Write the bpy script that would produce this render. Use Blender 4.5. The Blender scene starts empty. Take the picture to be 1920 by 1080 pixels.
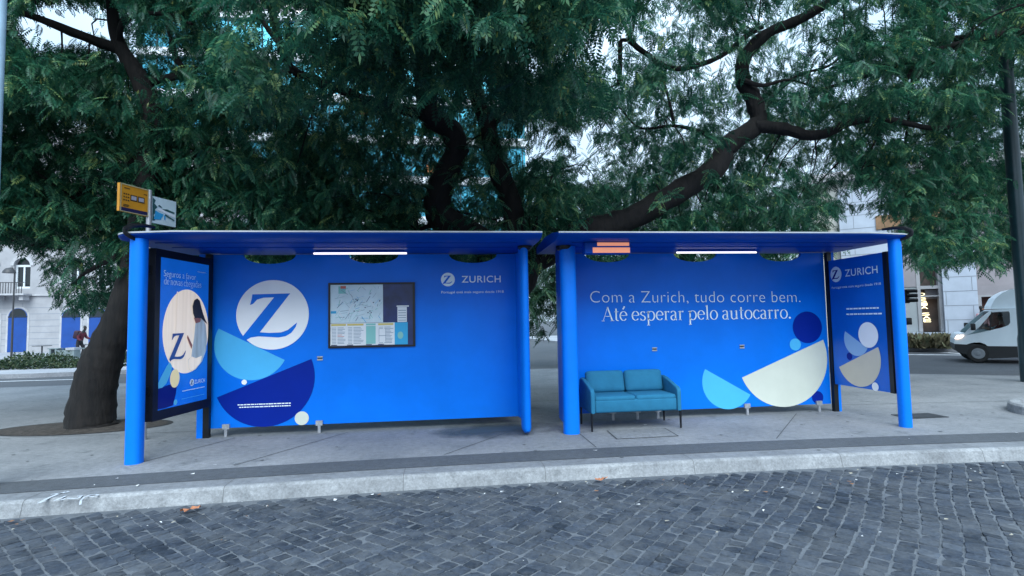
import bpy, bmesh, math, random
import numpy as np
from mathutils import Vector, Matrix, geometry

random.seed(7)
rng = np.random.default_rng(11)
R = math.radians
scene = bpy.context.scene
COL = scene.collection

# ------------------------------------------------------------------ camera
YAW, PITCH, ROLL = 0.124, 0.0617, -0.0184
FPX = 1014.7                                  # focal length in photo pixels (1920 wide)
CAM = Vector((3.372, -6.454, 1.462))
_f = Vector((math.sin(YAW)*math.cos(PITCH), math.cos(YAW)*math.cos(PITCH), math.sin(PITCH)))
_r = Vector((math.cos(YAW), -math.sin(YAW), 0))
_u = _r.cross(_f)
_r2 = _r*math.cos(ROLL) + _u*math.sin(ROLL)
_u2 = -_r*math.sin(ROLL) + _u*math.cos(ROLL)
cam_d = bpy.data.cameras.new('camera')
cam_d.sensor_width = 36.0
cam_d.lens = FPX/1920*36.0
cam_d.clip_start = 0.05
cam_d.clip_end = 3000
cam = bpy.data.objects.new('camera', cam_d)
COL.objects.link(cam)
M4 = Matrix.Identity(4)
for i in range(3):
    M4[i][0], M4[i][1], M4[i][2], M4[i][3] = _r2[i], _u2[i], -_f[i], CAM[i]
cam.matrix_world = M4
scene.camera = cam

# ------------------------------------------------------------------ sky, sun, exposure
SUN_EL, SUN_AZ = 47.0, 182.0                   # azimuth clockwise from +Y: the light comes from behind the camera
w = bpy.data.worlds.new('World')
scene.world = w
w.use_nodes = True
nt = w.node_tree
sky = nt.nodes.new('ShaderNodeTexSky')
sky.sky_type = 'NISHITA'
sky.sun_disc = False
sky.sun_elevation = R(SUN_EL)
sky.sun_rotation = R(SUN_AZ)
sky.dust_density = 3.0
sky.air_density = 1.0
bg = nt.nodes['Background']
bg.inputs['Strength'].default_value = 0.085
# a thin bright overcast over the clear sky
_tc0 = nt.nodes.new('ShaderNodeTexCoord')
_cn = nt.nodes.new('ShaderNodeTexNoise'); _cn.inputs['Scale'].default_value = 2.2; _cn.inputs['Detail'].default_value = 7
nt.links.new(_tc0.outputs['Generated'], _cn.inputs['Vector'])
_cr = nt.nodes.new('ShaderNodeValToRGB')
_cr.color_ramp.elements[0].position = 0.30; _cr.color_ramp.elements[0].color = (4.6, 6.8, 9.0, 1)
_cr.color_ramp.elements[1].position = 0.70; _cr.color_ramp.elements[1].color = (7.0, 8.9, 10.6, 1)
nt.links.new(_cn.outputs['Fac'], _cr.inputs[0])
_cm = nt.nodes.new('ShaderNodeMix'); _cm.data_type = 'RGBA'; _cm.inputs['Factor'].default_value = 0.78
nt.links.new(sky.outputs[0], _cm.inputs['A']); nt.links.new(_cr.outputs[0], _cm.inputs['B'])
# overcast skies are about three times brighter overhead than at the horizon
_sx = nt.nodes.new('ShaderNodeSeparateXYZ'); nt.links.new(_tc0.outputs['Generated'], _sx.inputs[0])
_mr = nt.nodes.new('ShaderNodeMapRange'); _mr.inputs['From Min'].default_value = 0.0; _mr.inputs['From Max'].default_value = 1.0
_mr.inputs['To Min'].default_value = 0.50; _mr.inputs['To Max'].default_value = 1.5
nt.links.new(_sx.outputs['Z'], _mr.inputs['Value'])
_vm = nt.nodes.new('ShaderNodeVectorMath'); _vm.operation = 'SCALE'
nt.links.new(_cm.outputs['Result'], _vm.inputs[0]); nt.links.new(_mr.outputs[0], _vm.inputs['Scale'])
nt.links.new(_vm.outputs[0], bg.inputs['Color'])
sd = bpy.data.lights.new('sun', 'SUN')
sd.energy = 1.5
sd.angle = R(50)
sd.color = (0.86, 0.97, 1.0)
sun = bpy.data.objects.new('sun', sd)
COL.objects.link(sun)
_sv = Vector((math.sin(R(SUN_AZ))*math.cos(R(SUN_EL)), math.cos(R(SUN_AZ))*math.cos(R(SUN_EL)), math.sin(R(SUN_EL))))
sun.rotation_euler = (-_sv).to_track_quat('-Z', 'Y').to_euler()
scene.view_settings.view_transform = 'Standard'
scene.view_settings.look = 'None'
scene.view_settings.gamma = 1
scene.view_settings.exposure = 1.32

# ------------------------------------------------------------------ helpers
def ray(px, py):
    return _f + _r2*((px-960)/FPX) + _u2*((540-py)/FPX)
def on(px, py, ax, val):                       # photo point carried to a real plane of the place
    d = ray(px, py)
    return CAM + d*((val-CAM[ax])/d[ax])
def atY(px, py, Y): return on(px, py, 1, Y)
def gnd(px, py, z=0.0): return on(px, py, 2, z)

def tag(o, label=None, cat=None, group=None, kind=None):
    if label: o['label'] = label
    if cat: o['category'] = cat
    if group: o['group'] = group
    if kind: o['kind'] = kind
    return o
def empty(name, loc, label, cat, group=None, rz=0.0):
    o = bpy.data.objects.new(name, None)
    o.empty_display_size = 0.2
    COL.objects.link(o)
    o.location = loc
    o.rotation_euler = (0, 0, rz)
    return tag(o, label, cat, group)

def wmat(o):
    m = Matrix.Translation(o.location) @ o.rotation_euler.to_matrix().to_4x4()
    return (wmat(o.parent) @ m) if o.parent else m

class MB:
    def __init__(s):
        s.v, s.f, s.m = [], [], []
    def add(s, vs, fs, m=0):
        k = len(s.v)
        s.v += [tuple(p) for p in vs]
        s.f += [tuple(i+k for i in f) for f in fs]
        s.m += [m]*len(fs)
    def box(s, x0, x1, y0, y1, z0, z1, m=0, M=None):
        vs = [Vector((x, y, z)) for x in (x0, x1) for y in (y0, y1) for z in (z0, z1)]
        if M is not None: vs = [M @ p for p in vs]
        s.add(vs, [(0,1,3,2),(4,6,7,5),(0,4,5,1),(2,3,7,6),(0,2,6,4),(1,5,7,3)], m)
    def rbox(s, x0, x1, y0, y1, z0, z1, r, m=0, M=None, seg=2):
        bm = bmesh.new()
        bmesh.ops.create_cube(bm, size=1)
        for q in bm.verts:
            q.co = Vector(((x0+x1)/2+q.co.x*(x1-x0), (y0+y1)/2+q.co.y*(y1-y0), (z0+z1)/2+q.co.z*(z1-z0)))
        bmesh.ops.bevel(bm, geom=bm.edges[:], offset=r, segments=seg, profile=0.5, affect='EDGES')
        s.bm(bm, m, M)
    def bm(s, bm, m=0, M=None):
        bm.verts.index_update()
        vs = [q.co.copy() for q in bm.verts]
        if M is not None: vs = [M @ p for p in vs]
        s.add(vs, [tuple(q.index for q in f.verts) for f in bm.faces], m)
        bm.free()
    def tube(s, pts, rad, n=8, m=0, cap=True, sx=1.0, sy=1.0):
        pts = [Vector(p) for p in pts]
        if not hasattr(rad, '__len__'): rad = [rad]*len(pts)
        rings = []
        t0 = (pts[1]-pts[0]).normalized()
        a = Vector((1,0,0)) if abs(t0.x) < 0.9 else Vector((0,1,0))
        nn = (a - t0*a.dot(t0)).normalized()
        vs = []
        for i, p in enumerate(pts):
            t = (pts[min(i+1, len(pts)-1)]-pts[max(i-1, 0)]).normalized()
            nn = (nn - t*nn.dot(t)).normalized()
            b = t.cross(nn)
            for k in range(n):
                an = 2*math.pi*k/n
                vs.append(p + nn*(math.cos(an)*rad[i]*sx) + b*(math.sin(an)*rad[i]*sy))
        fs = []
        for i in range(len(pts)-1):
            for k in range(n):
                k2 = (k+1) % n
                fs.append((i*n+k, i*n+k2, (i+1)*n+k2, (i+1)*n+k))
        if cap:
            fs.append(tuple(range(n-1, -1, -1)))
            fs.append(tuple((len(pts)-1)*n+k for k in range(n)))
        s.add(vs, fs, m)
    def lathe(s, prof, n=24, m=0, M=None):      # prof: (r, z)
        vs, fs = [], []
        for r_, z_ in prof:
            for k in range(n):
                a = 2*math.pi*k/n
                vs.append(Vector((r_*math.cos(a), r_*math.sin(a), z_)))
        for i in range(len(prof)-1):
            for k in range(n):
                k2 = (k+1) % n
                fs.append((i*n+k, i*n+k2, (i+1)*n+k2, (i+1)*n+k))
        fs.append(tuple(range(n-1, -1, -1)))
        fs.append(tuple((len(prof)-1)*n+k for k in range(n)))
        if M is not None: vs = [M @ p for p in vs]
        s.add(vs, fs, m)
    def flat(s, loops, fn, m=0):                # 2-D polygon with holes -> flat faces
        L = [[Vector((p[0], p[1], 0)) for p in l] for l in loops]
        tris = geometry.tessellate_polygon(L)
        allp = [p for l in L for p in l]
        s.add([fn(p.x, p.y, 0) for p in allp], tris, m)
    def slab(s, loops, fn, th, m=0, ms=None):   # extruded polygon with holes; fn(u, v, w)
        L = [[Vector((p[0], p[1], 0)) for p in l] for l in loops]
        tris = geometry.tessellate_polygon(L)
        allp = [p for l in L for p in l]
        n = len(allp)
        s.add([fn(p.x, p.y, 0) for p in allp] + [fn(p.x, p.y, th) for p in allp],
              [tuple(t) for t in tris] + [tuple(i+n for i in reversed(t)) for t in tris], m)
        k = 0
        for l in L:
            q = len(l)
            vs = [fn(p.x, p.y, 0) for p in l] + [fn(p.x, p.y, th) for p in l]
            s.add(vs, [(i, (i+1) % q, q+(i+1) % q, q+i) for i in range(q)], m if ms is None else ms)
    def build(s, name, mats, parent=None, smooth=False, loc=None, fix=True):
        me = bpy.data.meshes.new(name)
        me.from_pydata(s.v, [], s.f)
        if not isinstance(mats, (list, tuple)): mats = [mats]
        for q in mats: me.materials.append(q)
        me.polygons.foreach_set('material_index', s.m)
        if fix:
            bm = bmesh.new(); bm.from_mesh(me)
            bmesh.ops.recalc_face_normals(bm, faces=bm.faces[:])
            bm.to_mesh(me); bm.free()
        if smooth:
            me.polygons.foreach_set('use_smooth', [True]*len(me.polygons))
            me.set_sharp_from_angle(angle=R(38))
        o = bpy.data.objects.new(name, me)
        COL.objects.link(o)
        if parent is not None:
            o.parent = parent
            # geometry is written in world coordinates: bring it into the parent's frame
            me.transform(wmat(parent).inverted())
        elif loc is not None:
            o.location = loc
            me.transform(Matrix.Translation(-Vector(loc)))
        me.update()
        return o

def local(o):                                   # helper for things modelled in their own frame
    return wmat(o)

# ------------------------------------------------------------------ materials
def mat(name, col, rough=0.6, metal=0.0, var=0.0, vscale=6.0, bump=0.0, bscale=40.0, emit=None, estr=0.0, spec=0.5,
        coat=0.0, col2=None, stretch=None):
    m = bpy.data.materials.new(name)
    m.use_nodes = True
    t = m.node_tree
    p = t.nodes['Principled BSDF']
    p.inputs['Base Color'].default_value = (*col, 1)
    p.inputs['Roughness'].default_value = rough
    p.inputs['Metallic'].default_value = metal
    p.inputs['Specular IOR Level'].default_value = spec
    p.inputs['Coat Weight'].default_value = coat
    if emit:
        p.inputs['Emission Color'].default_value = (*emit, 1)
        p.inputs['Emission Strength'].default_value = estr
    tc = t.nodes.new('ShaderNodeTexCoord')
    src = tc.outputs['Object']
    if stretch:
        mp = t.nodes.new('ShaderNodeMapping')
        mp.inputs['Scale'].default_value = stretch
        t.links.new(src, mp.inputs[0]); src = mp.outputs[0]
    if var or col2:
        nz = t.nodes.new('ShaderNodeTexNoise')
        nz.inputs['Scale'].default_value = vscale
        nz.inputs['Detail'].default_value = 6
        nz.inputs['Roughness'].default_value = 0.62
        t.links.new(src, nz.inputs['Vector'])
        rp = t.nodes.new('ShaderNodeValToRGB')
        c2 = col2 if col2 else tuple(c*(1+var) for c in col)
        c1 = col if col2 else tuple(c*(1-var) for c in col)
        rp.color_ramp.elements[0].position = 0.34
        rp.color_ramp.elements[0].color = (*c1, 1)
        rp.color_ramp.elements[1].position = 0.68
        rp.color_ramp.elements[1].color = (*c2, 1)
        t.links.new(nz.outputs['Fac'], rp.inputs[0])
        t.links.new(rp.outputs[0], p.inputs['Base Color'])
    if bump:
        nb = t.nodes.new('ShaderNodeTexNoise')
        nb.inputs['Scale'].default_value = bscale
        nb.inputs['Detail'].default_value = 5
        t.links.new(src, nb.inputs['Vector'])
        bp = t.nodes.new('ShaderNodeBump')
        bp.inputs['Strength'].default_value = bump
        bp.inputs['Distance'].default_value = 0.02
        t.links.new(nb.outputs['Fac'], bp.inputs['Height'])
        t.links.new(bp.outputs[0], p.inputs['Normal'])
    return m

def paving_mat(name, c1, c2, stain, s1=0.9, s2=14.0, s3=90.0, bump=0.25, stainpos=(0.56, 0.72)):
    m = bpy.data.materials.new(name); m.use_nodes = True
    t = m.node_tree; p = t.nodes['Principled BSDF']
    p.inputs['Roughness'].default_value = 0.82
    tc = t.nodes.new('ShaderNodeTexCoord')
    def noise(sc, det=6, ro=0.6):
        n = t.nodes.new('ShaderNodeTexNoise')
        n.inputs['Scale'].default_value = sc; n.inputs['Detail'].default_value = det
        n.inputs['Roughness'].default_value = ro
        t.links.new(tc.outputs['Object'], n.inputs['Vector'])
        return n.outputs['Fac']
    def ramp(src, a, b, ca, cb):
        r = t.nodes.new('ShaderNodeValToRGB')
        r.color_ramp.elements[0].position = a; r.color_ramp.elements[0].color = (*ca, 1)
        r.color_ramp.elements[1].position = b; r.color_ramp.elements[1].color = (*cb, 1)
        t.links.new(src, r.inputs[0]); return r.outputs[0]
    def mix(fac, a, b, mode='MIX', f=None):
        x = t.nodes.new('ShaderNodeMix'); x.data_type = 'RGBA'; x.blend_type = mode
        if fac is not None: t.links.new(fac, x.inputs['Factor'])
        else: x.inputs['Factor'].default_value = f
        t.links.new(a, x.inputs['A']); t.links.new(b, x.inputs['B'])
        return x.outputs['Result']
    base = ramp(noise(s1), 0.32, 0.7, c1, c2)
    st = ramp(noise(s1*2.7, 8, 0.7), stainpos[0], stainpos[1], (0, 0, 0), (1, 1, 1))
    stc = t.nodes.new('ShaderNodeRGB'); stc.outputs[0].default_value = (*stain, 1)
    sf = t.nodes.new('ShaderNodeMath'); sf.operation = 'MULTIPLY'; sf.inputs[1].default_value = 0.75
    t.links.new(st, sf.inputs[0])
    c = mix(sf.outputs[0], base, stc.outputs[0])
    c = mix(None, c, ramp(noise(s2, 8, 0.75), 0.25, 0.75, (0.62,)*3, (1.28,)*3), 'MULTIPLY', 0.9)
    c = mix(None, c, ramp(noise(s3, 3, 0.7), 0.3, 0.7, (0.7,)*3, (1.3,)*3), 'MULTIPLY', 0.7)
    t.links.new(c, p.inputs['Base Color'])
    bp = t.nodes.new('ShaderNodeBump'); bp.inputs['Strength'].default_value = bump; bp.inputs['Distance'].default_value = 0.01
    t.links.new(noise(s3, 5, 0.7), bp.inputs['Height'])
    t.links.new(bp.outputs[0], p.inputs['Normal'])
    return m

def attr_mat(name, ramp_cols, attr, rough=0.6, trans=None, spec=0.4, noise=None, bump=0.0, dust=None):
    m = bpy.data.materials.new(name); m.use_nodes = True
    t = m.node_tree; p = t.nodes['Principled BSDF']
    p.inputs['Roughness'].default_value = rough
    p.inputs['Specular IOR Level'].default_value = spec
    at = t.nodes.new('ShaderNodeAttribute'); at.attribute_name = attr
    rp = t.nodes.new('ShaderNodeValToRGB')
    els = rp.color_ramp.elements
    while len(els) < len(ramp_cols): els.new(0.5)
    for e, (pos, c) in zip(els, ramp_cols):
        e.position = pos; e.color = (*c, 1)
    t.links.new(at.outputs['Fac'], rp.inputs[0])
    out = rp.outputs[0]
    if noise:
        tc = t.nodes.new('ShaderNodeTexCoord')
        nz = t.nodes.new('ShaderNodeTexNoise'); nz.inputs['Scale'].default_value = noise; nz.inputs['Detail'].default_value = 6
        t.links.new(tc.outputs['Object'], nz.inputs['Vector'])
        r2 = t.nodes.new('ShaderNodeValToRGB')
        r2.color_ramp.elements[0].position = 0.3; r2.color_ramp.elements[0].color = (0.62,)*3+(1,)
        r2.color_ramp.elements[1].position = 0.72; r2.color_ramp.elements[1].color = (1.35,)*3+(1,)
        t.links.new(nz.outputs['Fac'], r2.inputs[0])
        x = t.nodes.new('ShaderNodeMix'); x.data_type = 'RGBA'; x.blend_type = 'MULTIPLY'; x.inputs['Factor'].default_value = 0.85
        t.links.new(out, x.inputs['A']); t.links.new(r2.outputs[0], x.inputs['B'])
        out = x.outputs['Result']
        if dust:                                              # pale grit lying in patches over the stones
            n3 = t.nodes.new('ShaderNodeTexNoise'); n3.inputs['Scale'].default_value = 2.6; n3.inputs['Detail'].default_value = 10; n3.inputs['Roughness'].default_value = 0.78
            t.links.new(tc.outputs['Object'], n3.inputs['Vector'])
            r3 = t.nodes.new('ShaderNodeValToRGB')
            r3.color_ramp.elements[0].position = 0.43; r3.color_ramp.elements[0].color = (0, 0, 0, 1)
            r3.color_ramp.elements[1].position = 0.74; r3.color_ramp.elements[1].color = (1, 1, 1, 1)
            t.links.new(n3.outputs['Fac'], r3.inputs[0])
            x3 = t.nodes.new('ShaderNodeMix'); x3.data_type = 'RGBA'
            t.links.new(r3.outputs[0], x3.inputs['Factor']); t.links.new(out, x3.inputs['A']); x3.inputs['B'].default_value = (*dust, 1)
            out = x3.outputs['Result']
        if bump:
            bp = t.nodes.new('ShaderNodeBump'); bp.inputs['Strength'].default_value = bump; bp.inputs['Distance'].default_value = 0.01
            t.links.new(nz.outputs['Fac'], bp.inputs['Height']); t.links.new(bp.outputs[0], p.inputs['Normal'])
    t.links.new(out, p.inputs['Base Color'])
    if trans:
        tr = t.nodes.new('ShaderNodeBsdfTranslucent')
        t.links.new(out, tr.inputs['Color'])
        mx = t.nodes.new('ShaderNodeMixShader'); mx.inputs[0].default_value = trans
        t.links.new(p.outputs[0], mx.inputs[1]); t.links.new(tr.outputs[0], mx.inputs[2])
        t.links.new(mx.outputs[0], t.nodes['Material Output'].inputs['Surface'])
    return m

BLUE = (0.0005, 0.168, 0.76)
M = dict(
    blue=mat('shelter_blue_vinyl', BLUE, 0.30, var=0.08, vscale=1.3, bump=0.05, bscale=2.0, spec=0.2),
    bluepost=mat('shelter_blue_paint', (0.0005, 0.175, 0.78), 0.4, var=0.05, vscale=3, spec=0.2),
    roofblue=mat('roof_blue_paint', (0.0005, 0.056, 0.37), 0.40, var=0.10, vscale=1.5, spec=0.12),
    navy=mat('navy_vinyl', (0.0005, 0.018, 0.27), 0.45, var=0.06, vscale=2, spec=0.12),
    sky=mat('light_blue_vinyl', (0.060, 0.45, 0.82), 0.45, var=0.05, vscale=2),
    cream=mat('cream_vinyl', (0.62, 0.65, 0.57), 0.5, var=0.05, vscale=2),
    sand=mat('sand_vinyl', (0.68, 0.60, 0.47), 0.5, var=0.05, vscale=2),
    white=mat('white_vinyl', (0.90, 0.90, 0.92), 0.5, var=0.03, vscale=2),
    letter=mat('pale_lettering', (0.84, 0.93, 0.96), 0.5),
    black=mat('black_metal', (0.006, 0.007, 0.010), 0.35, spec=0.4, var=0.3),
    trim=mat('aluminium_trim', (0.42, 0.44, 0.48), 0.4, 0.3, var=0.15, vscale=3),
    steel=mat('dull_steel', (0.40, 0.41, 0.44), 0.45, 0.5, var=0.2, vscale=20),
    lightblue_steel=mat('painted_pale_steel', (0.36, 0.52, 0.66), 0.4, 0.0, var=0.1),
    tealpost=mat('dark_green_paint', (0.010, 0.030, 0.040), 0.28, var=0.2, vscale=4),
    tube=mat('lamp_tube', (0.9, 0.9, 0.9), 0.4, emit=(1.0, 0.93, 0.90), estr=0.62),
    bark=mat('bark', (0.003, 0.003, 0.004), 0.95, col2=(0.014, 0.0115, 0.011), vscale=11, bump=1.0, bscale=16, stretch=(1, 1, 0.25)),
    soil=mat('pit_soil', (0.045, 0.037, 0.032), 0.95, var=0.5, vscale=14, bump=0.8, bscale=30),
    sofa=mat('teal_fabric', (0.020, 0.150, 0.275), 0.85, var=0.07, vscale=8, bump=0.25, bscale=260, spec=0.2),
)

# ------------------------------------------------------------------ the setting
RZ = -0.13                                      # level of the carriageways
M['pave'] = paving_mat('worn_concrete_pavement', (0.160, 0.170, 0.185), (0.255, 0.263, 0.277), (0.085, 0.098, 0.108))
M['band'] = paving_mat('dark_asphalt_band', (0.062, 0.070, 0.082), (0.082, 0.090, 0.102), (0.05, 0.056, 0.068), bump=0.3)
M['kerb'] = paving_mat('kerb_stone', (0.21, 0.22, 0.235), (0.31, 0.32, 0.335), (0.12, 0.13, 0.14), s1=2.2, s2=9, s3=45, bump=0.5)
M['kerbtop'] = paving_mat('kerb_top_stone', (0.155, 0.165, 0.18), (0.22, 0.232, 0.25), (0.11, 0.12, 0.135), s1=1.6)
M['asphalt'] = paving_mat('asphalt', (0.045, 0.050, 0.060), (0.062, 0.068, 0.080), (0.035, 0.038, 0.046))
M['joint'] = mat('pavement_joint', (0.05, 0.055, 0.06), 0.9)
M['kjoint'] = mat('kerb_joint', (0.11, 0.115, 0.12), 0.9)
M['mortar'] = paving_mat('sandy_joint_mortar', (0.082, 0.094, 0.112), (0.140, 0.153, 0.172), (0.032, 0.037, 0.045), s1=1.5, s2=20)
M['roadpaint'] = mat('road_paint', (0.55, 0.57, 0.6), 0.7, var=0.2, vscale=5)

def kerb_y(x, base=-1.045):
    return base - 0.0075*(x-4.6)**2

mb = MB()
mb.add([(-900, -900, RZ-0.02), (900, -900, RZ-0.02), (900, 1500, RZ-0.02), (-900, 1500, RZ-0.02)], [(0, 1, 2, 3)])
ground = mb.build('ground', M['asphalt'], fix=False)
tag(ground, kind='structure')

# island pavement: front edge follows the kerb, back edge follows the street behind
KX = [x*0.5 for x in range(-36, 53)]
back = [(26.0, -1.0), (15.5, 5.15), (11.2, 7.6), (6.6, 10.0), (0.0, 9.75), (-7.3, 9.2), (-18.0, 8.4)]
front = [(x, kerb_y(x)+0.30) for x in KX]
poly = front + back
mb = MB()
mb.slab([poly], lambda u, v, w_: (u, v, w_), RZ-0.02, 0)
pav = mb.build('pavement', M['pave'])
tag(pav, kind='structure')

# kerb: a top course and a lighter front face with a rounded nose
mb = MB()
prof = [(0.30, 0.0), (0.055, 0.0), (0.030, -0.005), (0.012, -0.024), (-0.02, RZ-0.015)]
vs, fs, ms = [], [], []
for x in KX:
    for a, z in prof: vs.append((x, kerb_y(x)+a, z))
n = len(prof)
for i in range(len(KX)-1):
    for j in range(n-1):
        fs.append((i*n+j, (i+1)*n+j, (i+1)*n+j+1, i*n+j+1)); ms.append(0 if j < 1 else 1)
mb.v, mb.f, mb.m = vs, fs, ms
# stone-to-stone joints
for x in np.arange(-17, 25, 1.53):
    x = float(x)+random.uniform(-.1, .1)
    for j in range(n-1):
        (a0, z0), (a1, z1) = prof[j], prof[j+1]
        y = kerb_y(x)
        mb.add([(x, y+a0, z0+.003), (x+.005, y+a0, z0+.003), (x+.005, y+a1-.002, z1+.003), (x, y+a1-.002, z1+.003)], [(0, 1, 2, 3)], 2)
kerb = mb.build('kerb', [M['kerbtop'], M['kerb'], M['kjoint']], fix=False)
tag(kerb, kind='structure')

# dark asphalt band along the kerb
mb = MB()
vs, fs = [], []
for x in KX:
    y = kerb_y(x)
    vs += [(x, y+0.28, 0.004), (x, y+0.70, 0.004)]
for i in range(len(KX)-1): fs.append((2*i, 2*i+2, 2*i+3, 2*i+1))
mb.add(vs, fs)
band = mb.build('pavement_band', M['band'], fix=False)
tag(band, kind='structure')

# control joints cut in the pavement
mb = MB()
def joint(p, q, wd=0.012, z=0.003):
    p, q = Vector((*p, z)), Vector((*q, z))
    d = (q-p).normalized(); s_ = Vector((-d.y, d.x, 0))*wd*0.5
    mb.add([p+s_, q+s_, q-s_, p-s_], [(0, 1, 2, 3)])
joint((0.05, -0.02), (0.62, 1.15)); joint((1.15, -0.33), (2.05, 1.22)); joint((3.35, -0.30), (4.25, 0.85))
joint((5.08, -0.30), (5.08, 1.2)); joint((7.3, -0.3), (8.6, 1.2), .01)
joint((-6, 1.9), (0.0, 1.75), .01); joint((4.55, 2.0), (5.2, 7.5), .014); joint((4.2, 3.4), (8, 3.4), .012)
joint((9.5, 1.8), (16, 1.2), .012); joint((3.5, 6.0), (9, 5.6), .01)
joints = mb.build('pavement_joints', M['joint'], fix=False)
tag(joints, kind='structure')

# far kerb strip of the island and painted lines of the street behind
mb = MB()
for i in range(len(back)-1):
    p, q = Vector((*back[i], 0.002)), Vector((*back[i+1], 0.002))
    d = (q-p).normalized(); s_ = Vector((-d.y, d.x, 0))*0.22
    if s_.y > 0: s_ = -s_
    mb.add([p, q, q+s_, p+s_], [(0, 1, 2, 3)])
fk = mb.build('far_kerb', M['kerbtop'], fix=False)
tag(fk, kind='structure')

mb = MB()
def line(p, q, wd, z=RZ-0.014):
    p, q = Vector((*p, z)), Vector((*q, z))
    d = (q-p).normalized(); s_ = Vector((-d.y, d.x, 0))*wd*0.5
    mb.add([p+s_, q+s_, q-s_, p-s_], [(0, 1, 2, 3)])
a_ = gnd(1690, 664, RZ); b_ = gnd(1815, 665, RZ); line(a_[:2], b_[:2], 0.30)
a_ = gnd(1690, 655, RZ); b_ = gnd(1830, 664, RZ); line(a_[:2], b_[:2], 0.28)
a_ = gnd(-60, 716, RZ); b_ = gnd(160, 710, RZ); line(a_[:2], b_[:2], 0.16)
lines = mb.build('road_markings', M['roadpaint'], fix=False)
tag(lines, kind='structure')

# far pavement under the buildings, on the left and on the right
M['farpave'] = paving_mat('pale_far_pavement', (0.24, 0.25, 0.28), (0.33, 0.34, 0.37), (0.18, 0.19, 0.21), s1=0.5)
mb = MB()
mb.slab([[(-70, 12.6), (-10.5, 13.9), (-4.0, 15.2), (1.0, 22), (3, 46), (-70, 46)]], lambda u, v, w_: (u, v, w_), RZ-0.02)
fp = mb.build('far_pavement', M['farpave']); tag(fp, kind='structure')
mb = MB()
mb.slab([[(22.2, 15.6), (60, -12.5), (80, 12), (36, 46), (9.5, 46), (11.5, 30)]], lambda u, v, w_: (u, v, w_), RZ-0.02)
fp2 = mb.build('far_pavement', M['farpave']); tag(fp2, kind='structure')

# cobbled carriageway: real stones set in diagonal rows, warped like hand-laid setts
mb = MB()
mb.add([(-16, -16, RZ-0.003), (26, -16, RZ-0.003)] + [(x, kerb_y(x), RZ-0.003) for x in reversed(KX) if -16 <= x <= 26], [tuple(range(2+sum(1 for x in KX if -16 <= x <= 26)))])
bed = mb.build('road_bed', M['mortar'], fix=False); tag(bed, kind='structure')
def setts():
    P = 0.108
    vs, fs, tint = [], [], []
    def warp(u, v):
        x = 0.7071*(u-v); y = 0.7071*(u+v)
        # rows swing round towards the right-hand side
        x2 = x + 0.05*math.sin(y*0.9+x*0.35) + 0.022*math.sin(2.3*x+1.1*y)
        y2 = y + 0.06*math.sin(x*0.62+0.4) + 0.022*math.sin(1.9*x-1.3*y)
        return x2, y2
    N = 165
    r_ = random.Random(5)
    for i in range(-N, N):
        off = 0.0
        for j in range(-N, N):
            u, v = (i+r_.uniform(-.05, .05))*P, (j+off+r_.uniform(-.05, .05))*P*1.06
            x, y = warp(u, v)
            x += 4.0; y -= 4.2
            if not (-7.5 < x < 15.5 and -7.5 < y < kerb_y(x)-0.10): continue
            if (y < -4.8) and (x < -1 or x > 9): continue
            gu, gv = P*(0.480+r_.uniform(-.050, .030)), P*1.06*(0.478+r_.uniform(-.050, .030)); rot_ = r_.gauss(0, .06)
            h = 0.004 + r_.uniform(-.004, .004)
            tx, ty = r_.uniform(-.04, .04), r_.uniform(-.04, .04)
            k = len(vs)
            oct_b, oct_t = [], []
            for su, sv in ((-1, -1), (1, -1), (1, 1), (-1, 1)):
                for q in (0, 1):
                    cut = 0.13+r_.uniform(-.08, .1)
                    if (su*sv > 0) == (q == 0): a, b = su, sv*(1-cut)
                    else: a, b = su*(1-cut), sv
                    wx, wy = warp(u+a*gu-rot_*b*gv, v+b*gv+rot_*a*gu)
                    oct_b.append((wx+4.0, wy-4.2, RZ-0.014))
                    wx, wy = warp(u+(a*gu-rot_*b*gv)*.90, v+(b*gv+rot_*a*gu)*.90)
                    oct_t.append((wx+4.0, wy-4.2, RZ+h+tx*a*.12+ty*b*.12))
            vs += oct_b + oct_t
            tv = min(1, max(0, r_.gauss(.45, .22)))
            for q in range(8):
                q2 = (q+1) % 8
                fs.append((k+q, k+q2, k+8+q2, k+8+q)); tint.append(tv)
            fs.append(tuple(k+8+q for q in range(8))); tint.append(tv)
    me = bpy.data.meshes.new('cobbled_road')
    me.from_pydata(vs, [], fs)
    bm = bmesh.new(); bm.from_mesh(me); bmesh.ops.recalc_face_normals(bm, faces=bm.faces[:]); bm.to_mesh(me); bm.free()
    at = me.attributes.new('tint', 'FLOAT', 'FACE'); at.data.foreach_set('value', tint)
    me.polygons.foreach_set('use_smooth', [True]*len(me.polygons)); me.set_sharp_from_angle(angle=R(58))
    me.materials.append(attr_mat('basalt_setts', [(0.0, (0.022, 0.030, 0.043)), (0.5, (0.042, 0.053, 0.073)), (1.0, (0.068, 0.082, 0.106))], 'tint', rough=0.8, spec=0.2, noise=34.0, bump=0.7, dust=(0.105, 0.112, 0.122)))
    o = bpy.data.objects.new('cobbled_road', me); COL.objects.link(o)
    tag(o, kind='structure')
setts()

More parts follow.
